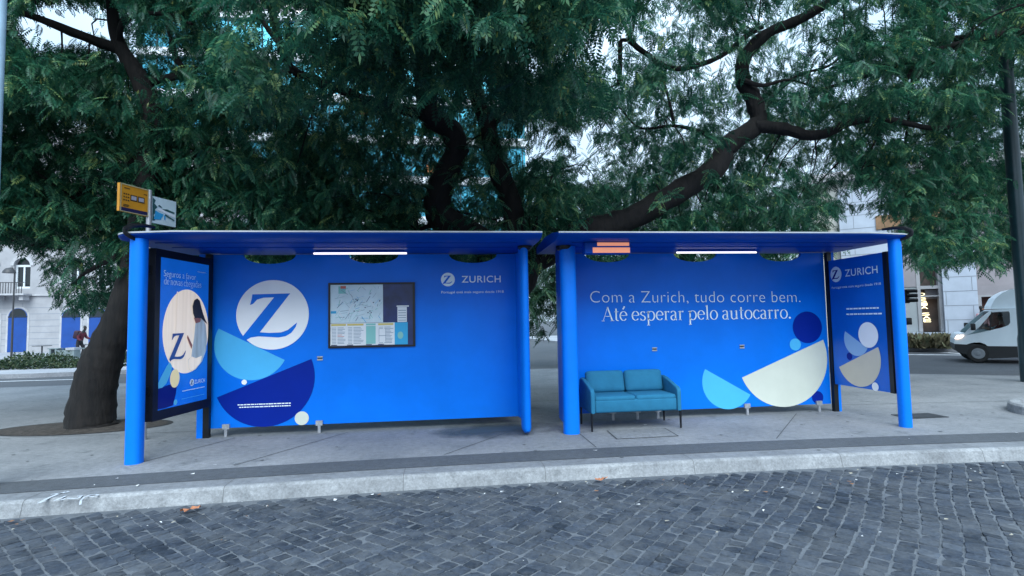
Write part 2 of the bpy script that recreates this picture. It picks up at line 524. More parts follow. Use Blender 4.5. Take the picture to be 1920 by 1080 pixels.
# ------------------------------------------------------------------ lettering
_tc = {}
def text_geom(s, offset=0.0, space=1.0, shear=0.0):
    key = (s, offset, space, shear)
    if key in _tc: return _tc[key]
    cu = bpy.data.curves.new('t', 'FONT')
    cu.body = s; cu.size = 1.0; cu.offset = offset; cu.space_character = space; cu.shear = shear
    cu.fill_mode = 'FRONT'; cu.resolution_u = 6
    ob = bpy.data.objects.new('t', cu); COL.objects.link(ob)
    dg = bpy.context.evaluated_depsgraph_get()
    me = ob.evaluated_get(dg).to_mesh()
    vs = [(q.co.x, q.co.y) for q in me.vertices]; fs = [tuple(p.vertices) for p in me.polygons]
    ob.evaluated_get(dg).to_mesh_clear()
    bpy.data.objects.remove(ob); bpy.data.curves.remove(cu)
    _tc[key] = (vs, fs)
    return vs, fs
def put_text(mb, s, fn, x0, x1, base, h=None, m=0, part=None, **kw):
    """fit string between x0 and x1 on baseline base (fn maps 2-D to the surface); h: cap height, else natural"""
    vs, fs = text_geom(s, **kw)
    a = min(v[0] for v in vs); b = max(v[0] for v in vs)
    if part:                                                  # only the words before / after a given prefix
        cut = max(v[0] for v in text_geom(part[1], **kw)[0])+.03
        fs = [f for f in fs if (sum(vs[i][0] for i in f)/len(f) < cut) == (part[0] == 0)]
    sx = (x1-x0)/(b-a)
    sy = sx if h is None else h/0.73*1.0
    if h is None: sy = abs(sx)
    us = sorted(set(i for f in fs for i in f)); ix = {o_: n_ for n_, o_ in enumerate(us)}
    mb.add([fn(x0+(vs[i][0]-a)*sx, base+vs[i][1]*sy, 0) for i in us], [tuple(ix[i] for i in f) for f in fs], m)

# a hand-made high-contrast serif (broad-nib strokes), x-height = 1
def arc(cx, cy, rx, ry, a0, a1, n=14):
    return [(cx+rx*math.cos(R(a0+(a1-a0)*i/n)), cy+ry*math.sin(R(a0+(a1-a0)*i/n))) for i in range(n+1)]
def G(ch):
    S, T = 'n', 't'
    ser = lambda x, y, w_=.17: ('t', [(x-w_, y), (x+w_, y)])
    fl = lambda x, y: ('t', [(x-.2, y-.1), (x, y)])
    g = {
     'A': (1.28, [('t', [(.10, 0), (.62, 1.5)]), ('k', [(.60, 1.5), (1.12, 0)]), ('t', [(.27, .5), (.93, .5)]), ser(.10, .02), ser(1.12, .02, .2)]),
     't': (.60, [('n', [(.26, 1.32), (.26, .25)]+arc(.42, .25, .16, .22, 180, 300, 6)), ('t', [(.05, .97), (.52, .97)])]),
     'e': (.92, [('n', [(.12, .56), (.80, .56)]+arc(.47, .52, .36, .48, 8, 320, 22))]),
     's': (.74, [('n', arc(.37, .73, .22, .24, 25, 200, 9)+arc(.36, .27, .25, .25, 70, -150, 12)), ('t', [(.59, .98), (.59, .78)]), ('t', [(.11, .02), (.11, .24)])]),
     'p': (1.05, [('n', [(.24, 1.0), (.24, -.5)]), ser(.24, -.5), fl(.24, .98), ('n', arc(.55, .5, .38, .49, 150, -150, 22))]),
     'r': (.72, [('n', [(.24, 1.0), (.24, 0)]), ser(.24, .02), fl(.24, .98), ('t', [(.26, .7), (.36, .9), (.5, .97)]), ('k', [(.5, .93), (.62, .88)])]),
     'a': (.90, [('n', arc(.37, .76, .25, .22, 165, 0, 8)+[(.62, .2)]+arc(.74, .14, .12, .13, 180, 290, 4)), ('n', [(.62, .58)]+arc(.37, .27, .25, .26, 100, 300, 10)+[(.62, .2)])]),
     'l': (.50, [('n', [(.25, 1.58), (.25, 0)]), ser(.25, .02), fl(.25, 1.56)]),
     'o': (1.02, [('n', arc(.51, .5, .39, .49, 90, 450, 26))]),
     'u': (1.10, [('n', [(.22, .98), (.22, .3)]+arc(.48, .3, .26, .29, 180, 320, 8)), ('n', [(.80, .98), (.80, .03)]), fl(.22, .98), fl(.80, .98), ('t', [(.68, .2), (.8, .35)]), ('t', [(.80, .03), (.98, .06)])]),
     'c': (.84, [('n', arc(.47, .5, .37, .49, 45, 318, 20)), ('k', [(.68, .86), (.76, .80)])]),
     '.': (.40, [('dot', (.18, .08))]),
     'd': (1.05, [('n', arc(.47, .5, .36, .49, 30, 330, 20)), ('n', [(.80, 1.58), (.80, .02)]), fl(.80, 1.56), ('t', [(.8, .03), (.98, .06)])]),
     'n': (1.08, [('n', [(.22, 1), (.22, 0)]), ser(.22, .02), fl(.22, .98), ('n', arc(.5, .66, .29, .32, 165, 0, 8)+[(.79, 0)]), ser(.79, .02)]),
     'h': (1.08, [('n', [(.22, 1.58), (.22, 0)]), ser(.22, .02), fl(.22, 1.56), ('n', arc(.5, .66, .29, .32, 165, 0, 8)+[(.79, 0)]), ser(.79, .02)]),
     'v': (.95, [('k', [(.12, .98), (.48, .02)]), ('t', [(.48, .02), (.82, .98)]), ser(.12, .98, .15), ser(.82, .98, .12)]),
     'g': (.95, [('n', arc(.44, .62, .3, .36, 90, 450, 20)), ('n', [(.3, .3), (.2, .12), (.62, .05)]+arc(.46, -.2, .34, .24, 60, -240, 14)), ('t', [(.66, .86), (.88, .97)])]),
     ' ': (.42, []),
    }
    if ch == 'é':
        w_, st = G('e'); return w_, st + [('k', [(.62, 1.55), (.42, 1.22)])]
    return g[ch]
def serif(mb, s, fn, x0, x1, base, xh, m=0, wt=1.0):
    tot = sum(G(c)[0] for c in s)
    sx = (x1-x0)/tot
    x = x0
    for ch in s:
        wd, st = G(ch)
        for kind, pts in st:
            if kind == 'dot':
                cx, cy = pts
                P_ = arc(cx, cy, .12*xh/sx, .12, 0, 360, 12)[:-1]
                P_ = [(cx+(p[0]-cx), p[1]) for p in P_]
                mb.add([fn(x+p[0]*sx, base+p[1]*xh, 0) for p in P_], [tuple(range(len(P_)))], m)
                continue
            L_, R_ = [], []
            for i, p in enumerate(pts):
                q0, q1 = pts[max(i-1, 0)], pts[min(i+1, len(pts)-1)]
                dx, dy = (q1[0]-q0[0])*sx/xh, q1[1]-q0[1]
                ln = math.hypot(dx, dy) or 1
                dx, dy = dx/ln, dy/ln
                wd_ = .05 if kind == 't' else (.15 if kind == 'k' else .05+.105*abs(dy)**1.4)
                wd_ *= wt; px_, py_ = -dy*wd_/2, dx*wd_/2
                L_.append((p[0]*sx+px_*xh, p[1]*xh+py_*xh)); R_.append((p[0]*sx-px_*xh, p[1]*xh-py_*xh))
            k = len(pts)
            mb.add([fn(x+a[0], base+a[1], 0) for a in L_]+[fn(x+a[0], base+a[1], 0) for a in R_],
                   [(i, i+1, k+i+1, k+i) for i in range(k-1)], m)
        x += wd*sx
def greek(mb, fn, x0, x1, base, h, seed, m=0):   # fine print too small to read: broken dashes of word length
    r_ = random.Random(seed); x = x0
    while x < x1-h*.5:
        w_ = min(r_.uniform(1.2, 4.6)*h, x1-x)
        mb.add([fn(x, base, 0), fn(x+w_, base, 0), fn(x+w_, base+h, 0), fn(x, base+h, 0)], [(0, 1, 2, 3)], m)
        x += w_+h*.55

def circ(cx, cy, r, n=48, rx=None):
    return [(cx+(rx or r)*math.cos(2*math.pi*i/n), cy+r*math.sin(2*math.pi*i/n)) for i in range(n)]
def semi(ax, ay, bx, by, n=32):                   # half disc hanging below the chord A-B
    cx, cy = (ax+bx)/2, (ay+by)/2; r = math.hypot(bx-ax, by-ay)/2
    a0 = math.atan2(ay-cy, ax-cx)
    return [(cx+r*math.cos(a0+math.pi*i/n), cy+r*math.sin(a0+math.pi*i/n)) for i in range(n+1)]
# the Z of the round logo, traced in units of the disc's radius
def _z():
    raw = [(1255, 605), (1578, 600), (1322, 925), (1400, 932), (1500, 930), (1560, 910), (1605, 875), (1640, 848), (1628, 885), (1590, 935), (1540, 963), (1480, 972),
           (1400, 966), (1310, 960), (1245, 968), (1205, 990), (1176, 958), (1440, 632), (1350, 634), (1295, 650), (1262, 685), (1237, 695), (1250, 640)]
    return [((x-1430)/310, -(y-779)/294) for x, y in raw]
ZP = _z()
def zlogo(mb, fn, cx, cy, r, m=0, rx=None):
    k = (rx or r)
    mb.flat([[(cx+p[0]*k, cy+p[1]*r) for p in ZP]], fn, m)

# ------------------------------------------------------------------ the two shelters
WY = 1.293
W = lambda lay: (lambda u, v, w_: (u, WY-0.0025*lay-w_, v))
TZ = 2.44

def roof_mesh(root, x0, x1, round_l, round_r):
    # section in Y-Z: thin front lip, shallow underside, cambered top
    st = []
    N_ = 6
    rr = 0.14
    def yf(x):
        d = 9.0
        if round_l: d = min(d, x-x0)
        if round_r: d = min(d, x1-x)
        if d >= rr: return 0.0
        return rr - math.sqrt(max(0, rr*rr-(rr-d)**2))
    xs = sorted(set([x0+i*rr/N_*0.98+0.004 for i in range(N_+1)] + [x0, x1] + [x1-i*rr/N_*0.98-0.004 for i in range(N_+1)] + [x0+(x1-x0)*i/8 for i in range(1, 8)]))
    mb = MB(); edge = MB(); under = MB()
    ring = []
    for x in xs:
        c = yf(x)*0.9
        y0 = -0.145 + c
        dz = -0.035*max(0, 1-(min(x-x0, x1-x))/0.35)**1.5 if (round_l and x-x0 < .4) or (round_r and x1-x < .4) else 0
        ring.append([(x, y0+.012, 2.5235+dz), (x, .25, 2.578), (x, .8, 2.60), (x, 1.44, 2.545), (x, 1.44, 2.452), (x, 1.0, 2.447), (x, .1+c*.6, 2.447), (x, y0+.07, 2.462+dz*.5), (x, y0+.012, 2.500+dz)])
    n = len(ring[0])
    vs = [p for r_ in ring for p in r_]
    fs = []
    for i in range(len(ring)-1):
        for j in range(n):
            j2 = (j+1) % n
            fs.append((i*n+j, i*n+j2, (i+1)*n+j2, (i+1)*n+j))
    fs.append(tuple(range(n))); fs.append(tuple((len(ring)-1)*n+j for j in range(n)))
    mb.add(vs, fs)
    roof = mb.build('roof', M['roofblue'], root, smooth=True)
    e = []
    for x, r_ in zip(xs, ring):
        y, z = r_[0][1], r_[0][2]
        e.append(((x, y-.012, z-.010), (x, y-.012, z+.007), (x, y+.03, z+.010)))
    vs = [p for q in e for p in q]
    fs = []
    for i in range(len(e)-1):
        for j in range(2): fs.append((i*3+j, i*3+j+1, (i+1)*3+j+1, (i+1)*3+j))
    edge.add(vs, fs)
    edge.build('edge_trim', M['trim'], roof, smooth=True)
    # longitudinal ribs on the soffit
    for y in (0.22, 0.62):
        under.box(x0+.25, x1-.25, y, y+.02, 2.440, 2.4468)
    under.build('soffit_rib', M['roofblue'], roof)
    return roof

def strip_light(roof, x0, x1):
    mb = MB()
    mb.tube([(x0, .915, 2.405), (x1, .915, 2.405)], .013, 10)
    mb.build('strip_light', M['tube'], roof, smooth=True)
    mb = MB(); mb.box(x0+.03, x1-.03, .895, .935, 2.419, 2.4465)
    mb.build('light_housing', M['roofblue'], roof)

def post(root, name, x, y, rx, ry, z0, z1, m='bluepost', rnd=False):
    mb = MB()
    n = 28; vs = []
    zs = ([z0, z0+.03, z0+.07] if rnd else [z0]) + [z1]
    for i, z in enumerate(zs):
        k = ([.55, .9, 1.0][i] if rnd and i < 3 else 1.0)
        for q in range(n):
            a = 2*math.pi*q/n
            ca, sa = math.cos(a), math.sin(a)
            p_ = 0.78
            vs.append((x+k*rx*math.copysign(abs(ca)**p_, ca), y+k*ry*math.copysign(abs(sa)**p_, sa), z))
    fs = []
    for i in range(len(zs)-1):
        for q in range(n):
            q2 = (q+1) % n
            fs.append((i*n+q, i*n+q2, (i+1)*n+q2, (i+1)*n+q))
    fs.append(tuple(range(n))); fs.append(tuple((len(zs)-1)*n+q for q in range(n)))
    mb.add(vs, fs)
    return mb.build(name, M[m], root, smooth=True)

def strap(root, x, s_=1):
    """dark curved clamp that ties the post to the roof edge"""
    mb = MB()
    P_ = [(.02, -.03, 2.43), (-.02, -.12, 2.455), (-.05, -.185, 2.495), (-.05, -.185, 2.54), (-.01, -.13, 2.585), (.05, -.03, 2.605), (.11, .10, 2.605)]
    pts = []
    for i in range(len(P_)-1):
        for k in range(4):
            pts.append(tuple(P_[i][q]+(P_[i+1][q]-P_[i][q])*k/4 for q in range(3)))
    pts.append(P_[-1])
    mb.tube([(x+s_*a, b, c) for a, b, c in pts], [.010+.015*math.sin(math.pi*min(1, (i+3)/(len(pts)+4))) for i in range(len(pts))], 10, sx=.45, sy=1.15)
    mb.build('roof_clamp', M['black'], root, smooth=True)

def back_wall(root, x0, x1, notches):
    top = []
    x = x1
    out = [(x0, .112), (x1, .112), (x1, TZ)]
    for cx in sorted(notches, reverse=True):
        out += [(cx+.345, TZ), (cx+.345, 2.436)]
        out += [(cx+.345*math.cos(-a), 2.436+.125*math.sin(-a)) for a in [math.pi*i/20 for i in range(1, 20)]]
        out += [(cx-.345, 2.436), (cx-.345, TZ)]
    out += [(x0, TZ)]
    mb = MB()
    mb.slab([out], lambda u, v, w_: (u, WY+w_, v), .045)
    return mb.build('back_wall', M['blue'], root)

def foot(root, x):
    mb = MB()
    mb.box(x-.018, x+.018, WY-.03, WY-.006, 0.0, .10)
    mb.box(x-.045, x+.045, WY-.034, WY-.004, .10, .165)
    mb.build('foot_bracket', M['steel'], root)
def slot(wall, x, z):
    mb = MB()
    mb.box(x-.038, x+.038, WY-.012, WY-.001, z+.012, z+.030)
    mb.box(x-.038, x+.038, WY-.012, WY-.001, z-.026, z-.006)
    mb.box(x-.03, x+.03, WY-.006, WY-.001, z-.006, z+.012, 1)
    mb.build('wall_bracket', [M['steel'], M['black']], wall)

def wing(root, xw, xe, ye, zlow, side):
    """end return of the back wall, curving forward into the inner post"""
    mb = MB()
    n = 12
    pl_ = []
    for i in range(n+1):
        a = math.pi/2*i/n
        pl_.append((xw+(xe-xw)*math.sin(a), WY-.26*(1-math.cos(a))))
    pl_.append((xe, ye+.03))
    vs = []
    tot = len(pl_)
    for i, (x, y) in enumerate(pl_):
        f = (WY-y)/(WY-ye)
        zb = .112-(.112-zlow)*f**2.2
        q0, q1 = pl_[max(0, i-1)], pl_[min(tot-1, i+1)]
        d = Vector((q1[0]-q0[0], q1[1]-q0[1], 0)).normalized(); nn = Vector((-d.y, d.x, 0))*.02*side
        p = Vector((x, y, 0))+Vector((0, .0, 0))
        vs += [p+nn+Vector((0, 0, zb)), p+nn+Vector((0, 0, TZ)), p-nn+Vector((0, 0, TZ)), p-nn+Vector((0, 0, zb))]
    fs = []
    for i in range(tot-1):
        for j in range(4):
            j2 = (j+1) % 4
            fs.append((i*4+j, i*4+j2, (i+1)*4+j2, (i+1)*4+j))
    fs += [(0, 1, 2, 3), tuple((tot-1)*4+j for j in range(4))]
    mb.add(vs, fs)
    mb.build('end_panel', M['blue'], root, smooth=True)

def decal(name, wall, m, fill):
    mb = MB(); fill(mb); return mb.build(name, m, wall)

# ---------------- first shelter
sh1 = empty('bus_shelter', (2.2, .6, 0), 'blue bus shelter with a big round Z emblem and a transit map on its wall', 'bus shelter', 'pair of blue bus shelters')
r1 = roof_mesh(sh1, -.20, 4.535, True, False)
strip_light(r1, 1.66, 2.87)
post(sh1, 'front_post', 0.0, 0.0, .082, .088, 0, 2.455)
strap(sh1, 0.0)
w1 = back_wall(sh1, .245, 4.40, (.99, 2.385, 3.78))
for x in (.46, 1.66): foot(sh1, x)
slot(w1, 1.663, 1.004)
wing(sh1, 4.40, 4.43, .64, .05, 1)
post(sh1, 'inner_post', 4.405, .60, .058, .155, .03, 2.44, rnd=True)
mb = MB(); mb.lathe([(.04, 2.38), (.07, 2.395), (.095, 2.425), (.095, 2.444)], 20, M=Matrix.Translation((4.42, .53, 0))); mb.build('post_collar', M['black'], sh1, smooth=True)
mb = MB(); mb.box(.105, .185, 1.235, 1.335, 0, 2.44, 1); mb.box(.186, .262, 1.225, 1.2915, 0, 2.44, 0); mb.build('rear_post', [M['black'], M['bluepost']], sh1)

# graphics on its back wall
decal('emblem_disc', w1, M['white'], lambda b: b.flat([circ(1.040, 1.614, .474, 72)], W(3)))
decal('emblem_letter', w1, M['blue'], lambda b: zlogo(b, W(4), 1.040, 1.614, .474))
decal('half_disc', w1, M['sky'], lambda b: b.flat([semi(.342, 1.439, 1.2, .995)], W(1)))
decal('half_disc', w1, M['navy'], lambda b: b.flat([semi(.335, .521, 1.55, 1.0)], W(2)))
decal('dot', w1, M['white'], lambda b: b.flat([circ(.680, .712, .034)], W(3)))
decal('dot', w1, M['cream'], lambda b: b.flat([circ(1.428, .203, .092)], W(3)))
def _(b):
    greek(b, W(3), .60, 1.29, .405, .013, 3); greek(b, W(3), .62, 1.28, .372, .013, 4)
decal('fine_print', w1, M['letter'], _)
def wordmark(par, fn, lx, rx_, zc, x0, x1, base, h, tx0, tx1, tz, ts, rxx=None, zfn=None, m1=None):
    decal('logo_disc', par, M['letter'], lambda b: b.flat([circ(lx, zc, rx_, 40, rxx)], fn))
    zf = zfn or (lambda u, v, w_: fn(u, v, .003))
    decal('logo_letter', par, m1 or M['blue'], lambda b: zlogo(b, zf, lx, zc, rx_*.92, 0, (rxx or rx_)*.92))
    decal('wordmark', par, M['letter'], lambda b: put_text(b, 'ZURICH', fn, x0, x1, base, h, 0, offset=.006, space=1.08))
    for k_ in (0, 1): decal('tagline', par, M['letter'], lambda b: put_text(b, 'Portugal está mais seguro desde 1918', fn, tx0, tx1, tz, ts, 0, (k_, 'Portugal está mais')))
wordmark(w1, W(1), 3.419, .098, 2.075, 3.615, 4.175, 2.030, .100, 3.325, 4.215, 1.878, .036)


# transit map board
fr = MB()
x0, x1, z0, z1 = 1.775, 2.955, 1.140, 2.040
mb = MB()
mb.box(x0, x1, WY-.030, WY-.001, z0, z0+.022); mb.box(x0, x1, WY-.030, WY-.001, z1-.022, z1)
mb.box(x0, x0+.020, WY-.030, WY-.001, z0+.0225, z1-.0225); mb.box(x1-.030, x1, WY-.030, WY-.001, z0+.0225, z1-.0225)
mapb = mb.build('map_board', M['black'], sh1)
MBm = [mat('map_paper', (0.60, 0.72, 0.78), .5, var=.08, vscale=5), mat('map_navy', (.012, .025, .12), .3, var=.5, vscale=3), mat('map_cyan', (.02, .36, .66), .4),
       mat('map_line', (.16, .24, .34), .5), mat('map_green', (.22, .52, .50), .5), mat('map_yellow', (.62, .50, .14), .5), mat('map_red', (.50, .12, .10), .5), mat('map_white', (.74, .76, .80), .5)]
def fillmap(b):
    F = lambda lay: (lambda u, v, w_: (x0+.02+u*(x1-x0-.05), WY-.006-lay*.0015, z0+.022+v*(z1-z0-.044)))
    def rc(u0, u1, v0, v1, m, lay):
        b.add([F(lay)(u0, v0, 0), F(lay)(u1, v0, 0), F(lay)(u1, v1, 0), F(lay)(u0, v1, 0)], [(0, 1, 2, 3)], m)
    rc(0, 1, 0, 1, 1, 0)
    rc(.005, .635, .375, .995, 0, 1); rc(.005, .775, .01, .37, 7, 1); rc(.775, .935, .01, .37, 2, 1)
    rc(.81, .925, .375, .62, 7, 1); rc(.80, .95, .625, .645, 7, 2)
    rc(.10, .19, .85, .97, 4, 2); rc(.125, .19, .93, .975, 6, 3); rc(.01, .075, .53, .57, 2, 2)
    r_ = random.Random(9)
    for i in range(95):                                     # street lines of the map
        cx, cy = r_.uniform(.08, .61), r_.uniform(.40, .96)
        a = r_.choice([.2, .35, -1.1, 1.35, 1.0])+r_.gauss(0, .15); ln = r_.uniform(.02, .13); t = r_.choice([.0016, .003, .004])
        dx, dy = math.cos(a)*ln/2, math.sin(a)*ln/2
        P_ = [(cx-dx-t*math.sin(a), cy-dy+t*math.cos(a)), (cx+dx-t*math.sin(a), cy+dy+t*math.cos(a)), (cx+dx+t*math.sin(a), cy+dy-t*math.cos(a)), (cx-dx+t*math.sin(a), cy-dy-t*math.cos(a))]
        P_ = [(min(.632, max(.008, p[0])), min(.99, max(.378, p[1]))) for p in P_]
        b.add([F(2+i*.01)(p[0], p[1], 0) for p in P_], [(0, 1, 2, 3)], r_.choice([3, 3, 4, 7, 2]))
    for i in range(9):
        u, v = r_.uniform(.25, .6), r_.uniform(.45, .85); rc(u, u+.014, v, v+.016, 1, 4)
    for i, (u0, u1) in enumerate(((.015, .19), (.205, .40), (.43, .545), (.575, .76))):
        rc(u0, u1, .33, .36, [5, 5, 4, 5][i], 2)
        if i == 2: rc(u0, u1, .03, .32, 4, 2)
        else:
            for k in range(12):
                v = .04+k*.023
                rc(u0+.01, u0+.06, v, v+.007, 3, 2)
                rc(u0+.075, u1-r_.uniform(.0, .05), v, v+.008, 6 if k in (5, 6) and i == 0 else 3, 2)
        rc(u0, u0+.07, .013, .025, 1, 3)
    rc(.585, .665, .06, .27, 7, 3); rc(.584, .588, .06, .27, 3, 4); rc(.664, .668, .06, .27, 3, 4); rc(.584, .668, .155, .163, 3, 4)
    for k in range(5): rc(.82, .915, .40+k*.04, .41+k*.04, 3, 2)
    b.flat([circ(.845, .16, .06, 24, .035)], F(2), 4)
mb = MB(); fillmap(mb); mb.build('map_sheet', MBm, mapb)

# lit poster case on the left end: its plane runs from the front post to the rear post
PA, PB = Vector((.055, .13, 0)), Vector((.232, 1.222, 0))
pd = (PB-PA); PL = pd.length; pd.normalize(); pn = Vector((pd.y, -pd.x, 0))      # pn faces the seats
def PF(lay): return lambda u, v, w_: tuple(PA + pd*(u*PL) + pn*(.050+lay*.0022) + Vector((0, 0, .415+v*1.955)))
def PBX(b, u0, u1, v0, v1, w0, w1_, m=0):
    vs = [tuple(PA+pd*(u*PL)+pn*w_+Vector((0, 0, .415+v*1.955))) for u in (u0, u1) for w_ in (w0, w1_) for v in (v0, v1)]
    b.add(vs, [(0,1,3,2),(4,6,7,5),(0,4,5,1),(2,3,7,6),(0,2,6,4),(1,5,7,3)], m)
mb = MB()
PBX(mb, 0, .075, 0, 1, -.055, .062); PBX(mb, .93, 1, 0, 1, -.055, .062); PBX(mb, .0755, .9295, 0, .055, -.055, .062); PBX(mb, .0755, .9295, .955, 1, -.055, .062)
PBX(mb, .0755, .9295, .0552, .9548, -.04, .045)
case = mb.build('poster_case', M['black'], sh1)
mb = MB()
PBX(mb, -.02, .0, .15, .2, -.02, .02); mb.build('case_mount', M['black'], case)
mb = MB(); PBX(mb, -.02, .0, .85, .9, -.02, .02); mb.build('case_mount', M['black'], case)
pm = [mat('poster_blue', (.004, .10, .46), .25, var=.35, vscale=1.3, emit=(.004, .10, .50), estr=.25), mat('poster_cream', (.62, .55, .48), .3, var=.16, vscale=3, stretch=(1, 7, .15), emit=(.8, .68, .56), estr=.22),
      mat('poster_navy', (.004, .012, .20), .3), mat('poster_sky', (.12, .55, .85), .3), mat('poster_hair', (.012, .010, .014), .4), mat('poster_skin', (.42, .14, .11), .4),
      mat('poster_cloth', (.44, .49, .52), .4, var=.28, vscale=5, stretch=(1, 3, .4), emit=(.5, .58, .62), estr=.06), mat('poster_sand', (.74, .62, .36), .4, emit=(.7, .6, .3), estr=.15), M['letter'], mat('poster_letter_blue', (.03, .09, .34), .4), mat('poster_fold', (.56, .49, .42), .4, emit=(.78, .66, .54), estr=.20)]
def px2(X, Y):                                              # traced from the enlarged poster, unskewed
    u = (X-25)/(400-25)
    t = 20+(62-20)*u; b_ = 1062-(1062-965)*u
    return (.09+u*.83, .06+.89*(1-(Y-t)/(b_-t)))
def fillposter(b):
    F = PF
    quad = lambda u0, u1, v0, v1, m, l: b.add([F(l)(u0, v0, 0), F(l)(u1, v0, 0), F(l)(u1, v1, 0), F(l)(u0, v1, 0)], [(0, 1, 2, 3)], m)
    quad(.076, .929, .056, .954, 0, 0)
    poly = lambda pts, m, l: b.flat([[px2(*p) for p in pts]], F(l), m)
    cu, cv = px2(226, 512)
    vt, vb_ = px2(226, 232)[1], px2(226, 806)[1]
    rv = (vt-vb_)/2; cv = (vt+vb_)/2; ru = .40
    b.flat([circ(cu, cv, rv, 56, ru)], F(1), 1)
    for k, (X0, X1) in enumerate(((142, 150),)): poly([(X0, 250), (X1, 248), (X1-6, 520), (X0-8, 520)], 10, 2)
    poly([(295, 440), (352, 425), (380, 470), (392, 560), (388, 640), (352, 720), (300, 775), (268, 792), (240, 770), (236, 715), (262, 690), (268, 640), (282, 560), (288, 490)], 6, 3)
    poly([(262, 690), (300, 700), (350, 680), (340, 725), (296, 772), (268, 790), (240, 770), (238, 716)], 1, 4)
    poly([(276, 425), (300, 415), (338, 430), (330, 452), (292, 462)], 5, 4)
    poly([(228, 545), (246, 575), (268, 612), (262, 640), (240, 600), (224, 565)], 5, 4)
    poly([(262, 345), (275, 305), (300, 290), (322, 305), (340, 360), (356, 400), (372, 432), (392, 462), (372, 452), (340, 428), (308, 424), (284, 428), (268, 395)], 4, 5)
    # big letter inside the circle
    zc = px2(158, 622)
    b.flat([[(zc[0]+p[0]*.185, zc[1]+p[1]*.128) for p in ZP]], F(6), 9)
    poly([(100, 735), (116, 760), (112, 800), (80, 880), (50, 912), (18, 920), (14, 900), (40, 840), (78, 765)], 3, 2)
    c2 = px2(138, 845); b.flat([circ(c2[0], c2[1], .056, 28, .078)], F(3), 7)
    poly([(14, 918), (60, 905), (100, 890), (158, 880), (150, 950), (130, 1028), (70, 1050), (12, 1062)], 2, 1)
    c3 = px2(146, 1006); b.flat([circ(c3[0], c3[1], .017, 16, .03)], F(3), 3)
    a0 = px2(40, 150); a1 = px2(285, 165)
    put_text(b, 'Seguros a favor', F(6), a0[0], a1[0], a0[1]+.002, .040, 8, offset=-.006)
    a0 = px2(40, 205); a1 = px2(330, 222)
    serif(b, 'de novas chegadas', F(7), a0[0], a1[0], a0[1]+.002, .027, 8, wt=1.5)
    l0 = px2(270, 866); b.flat([circ(l0[0], l0[1], .022, 24, .040)], F(4), 8); zlogo(b, F(5), l0[0], l0[1], .02, 2, .036)
    l1 = px2(292, 880); l2 = px2(370, 876); put_text(b, 'ZURICH', F(4), l1[0], l2[0]+.02, l0[1]-.012, .026, 8, offset=.004)
    g0 = px2(195, 932); greek(b, F(4), g0[0], .87, g0[1], .005, 5, 8)
    g0 = px2(300, 108); greek(b, F(4), g0[0], .86, g0[1], .004, 6, 8)
    g0 = px2(190, 985); greek(b, F(4), g0[0], .87, g0[1], .003, 7, 3)
mb = MB(); fillposter(mb); mb.build('poster', pm, case)

# ---------------- second shelter
sh2 = empty('bus_shelter', (7.1, .6, 0), 'blue bus shelter lettered with a two-line slogan, teal sofa standing inside it', 'bus shelter', 'pair of blue bus shelters')
r2 = roof_mesh(sh2, 4.735, 9.46, False, True)
strip_light(r2, 6.68, 7.90)
post(sh2, 'front_post', 9.30, 0.0, .068, .072, 0, 2.455)
strap(sh2, 9.33, -1)
w2 = back_wall(sh2, 5.14, 9.245, (5.77, 7.145, 8.53))
for x in (5.78, 6.15, 6.46, 7.86, 9.03): foot(sh2, x)
slot(w2, 6.448, 1.011); slot(w2, 7.828, 1.017)
wing(sh2, 5.14, 4.96, .56, .06, -1)
post(sh2, 'inner_post', 4.988, .53, .105, .10, 0, 2.44)
mb = MB(); mb.lathe([(.05, 2.38), (.10, 2.395), (.115, 2.425), (.115, 2.444)], 20, M=Matrix.Translation((4.955, .53, 0))); mb.build('post_collar', M['black'], sh2, smooth=True)
mb = MB(); mb.box(9.255, 9.325, 1.225, 1.2915, 0, 2.44, 0); mb.box(9.326, 9.375, 1.235, 1.335, 0, 2.44, 1); mb.build('rear_post', [M['black'], M['bluepost']], sh2)

tilt = lambda u, v, w_: W(2)(u, v-.012*(u-5.486), w_)
for k_ in (0, 1):
    decal('slogan_lettering', w2, M['letter'], lambda b: put_text(b, 'Com a Zurich, tudo corre bem.', tilt, 5.492, 8.820, 1.716, .185, 0, (k_, 'Com a Zurich,'), offset=-.017, space=1.04))
def _(b):
    tilt = lambda u, v, w_: W(2)(u, v-.004*(u-5.66), w_)
    serif(b, 'Até esperar pelo autocarro.', tilt, 5.665, 8.66, 1.442, .138)
decal('slogan_lettering', w2, M['letter'], _)
decal('disc', w2, M['navy'], lambda b: b.flat([circ(8.915, 1.288, .243, 64)], W(1)))
decal('disc', w2, M['sky'], lambda b: b.flat([circ(8.698, 1.029, .092)], W(2)))
decal('half_disc', w2, M['cream'], lambda b: b.flat([semi(7.806, .553, 9.165, 1.092)], W(2)))
decal('half_disc', w2, M['sky'], lambda b: b.flat([semi(7.227, .698, 7.931, .294)], W(1)))
decal('disc', w2, M['navy'], lambda b: b.flat([circ(9.025, .215, .094)], W(1)))

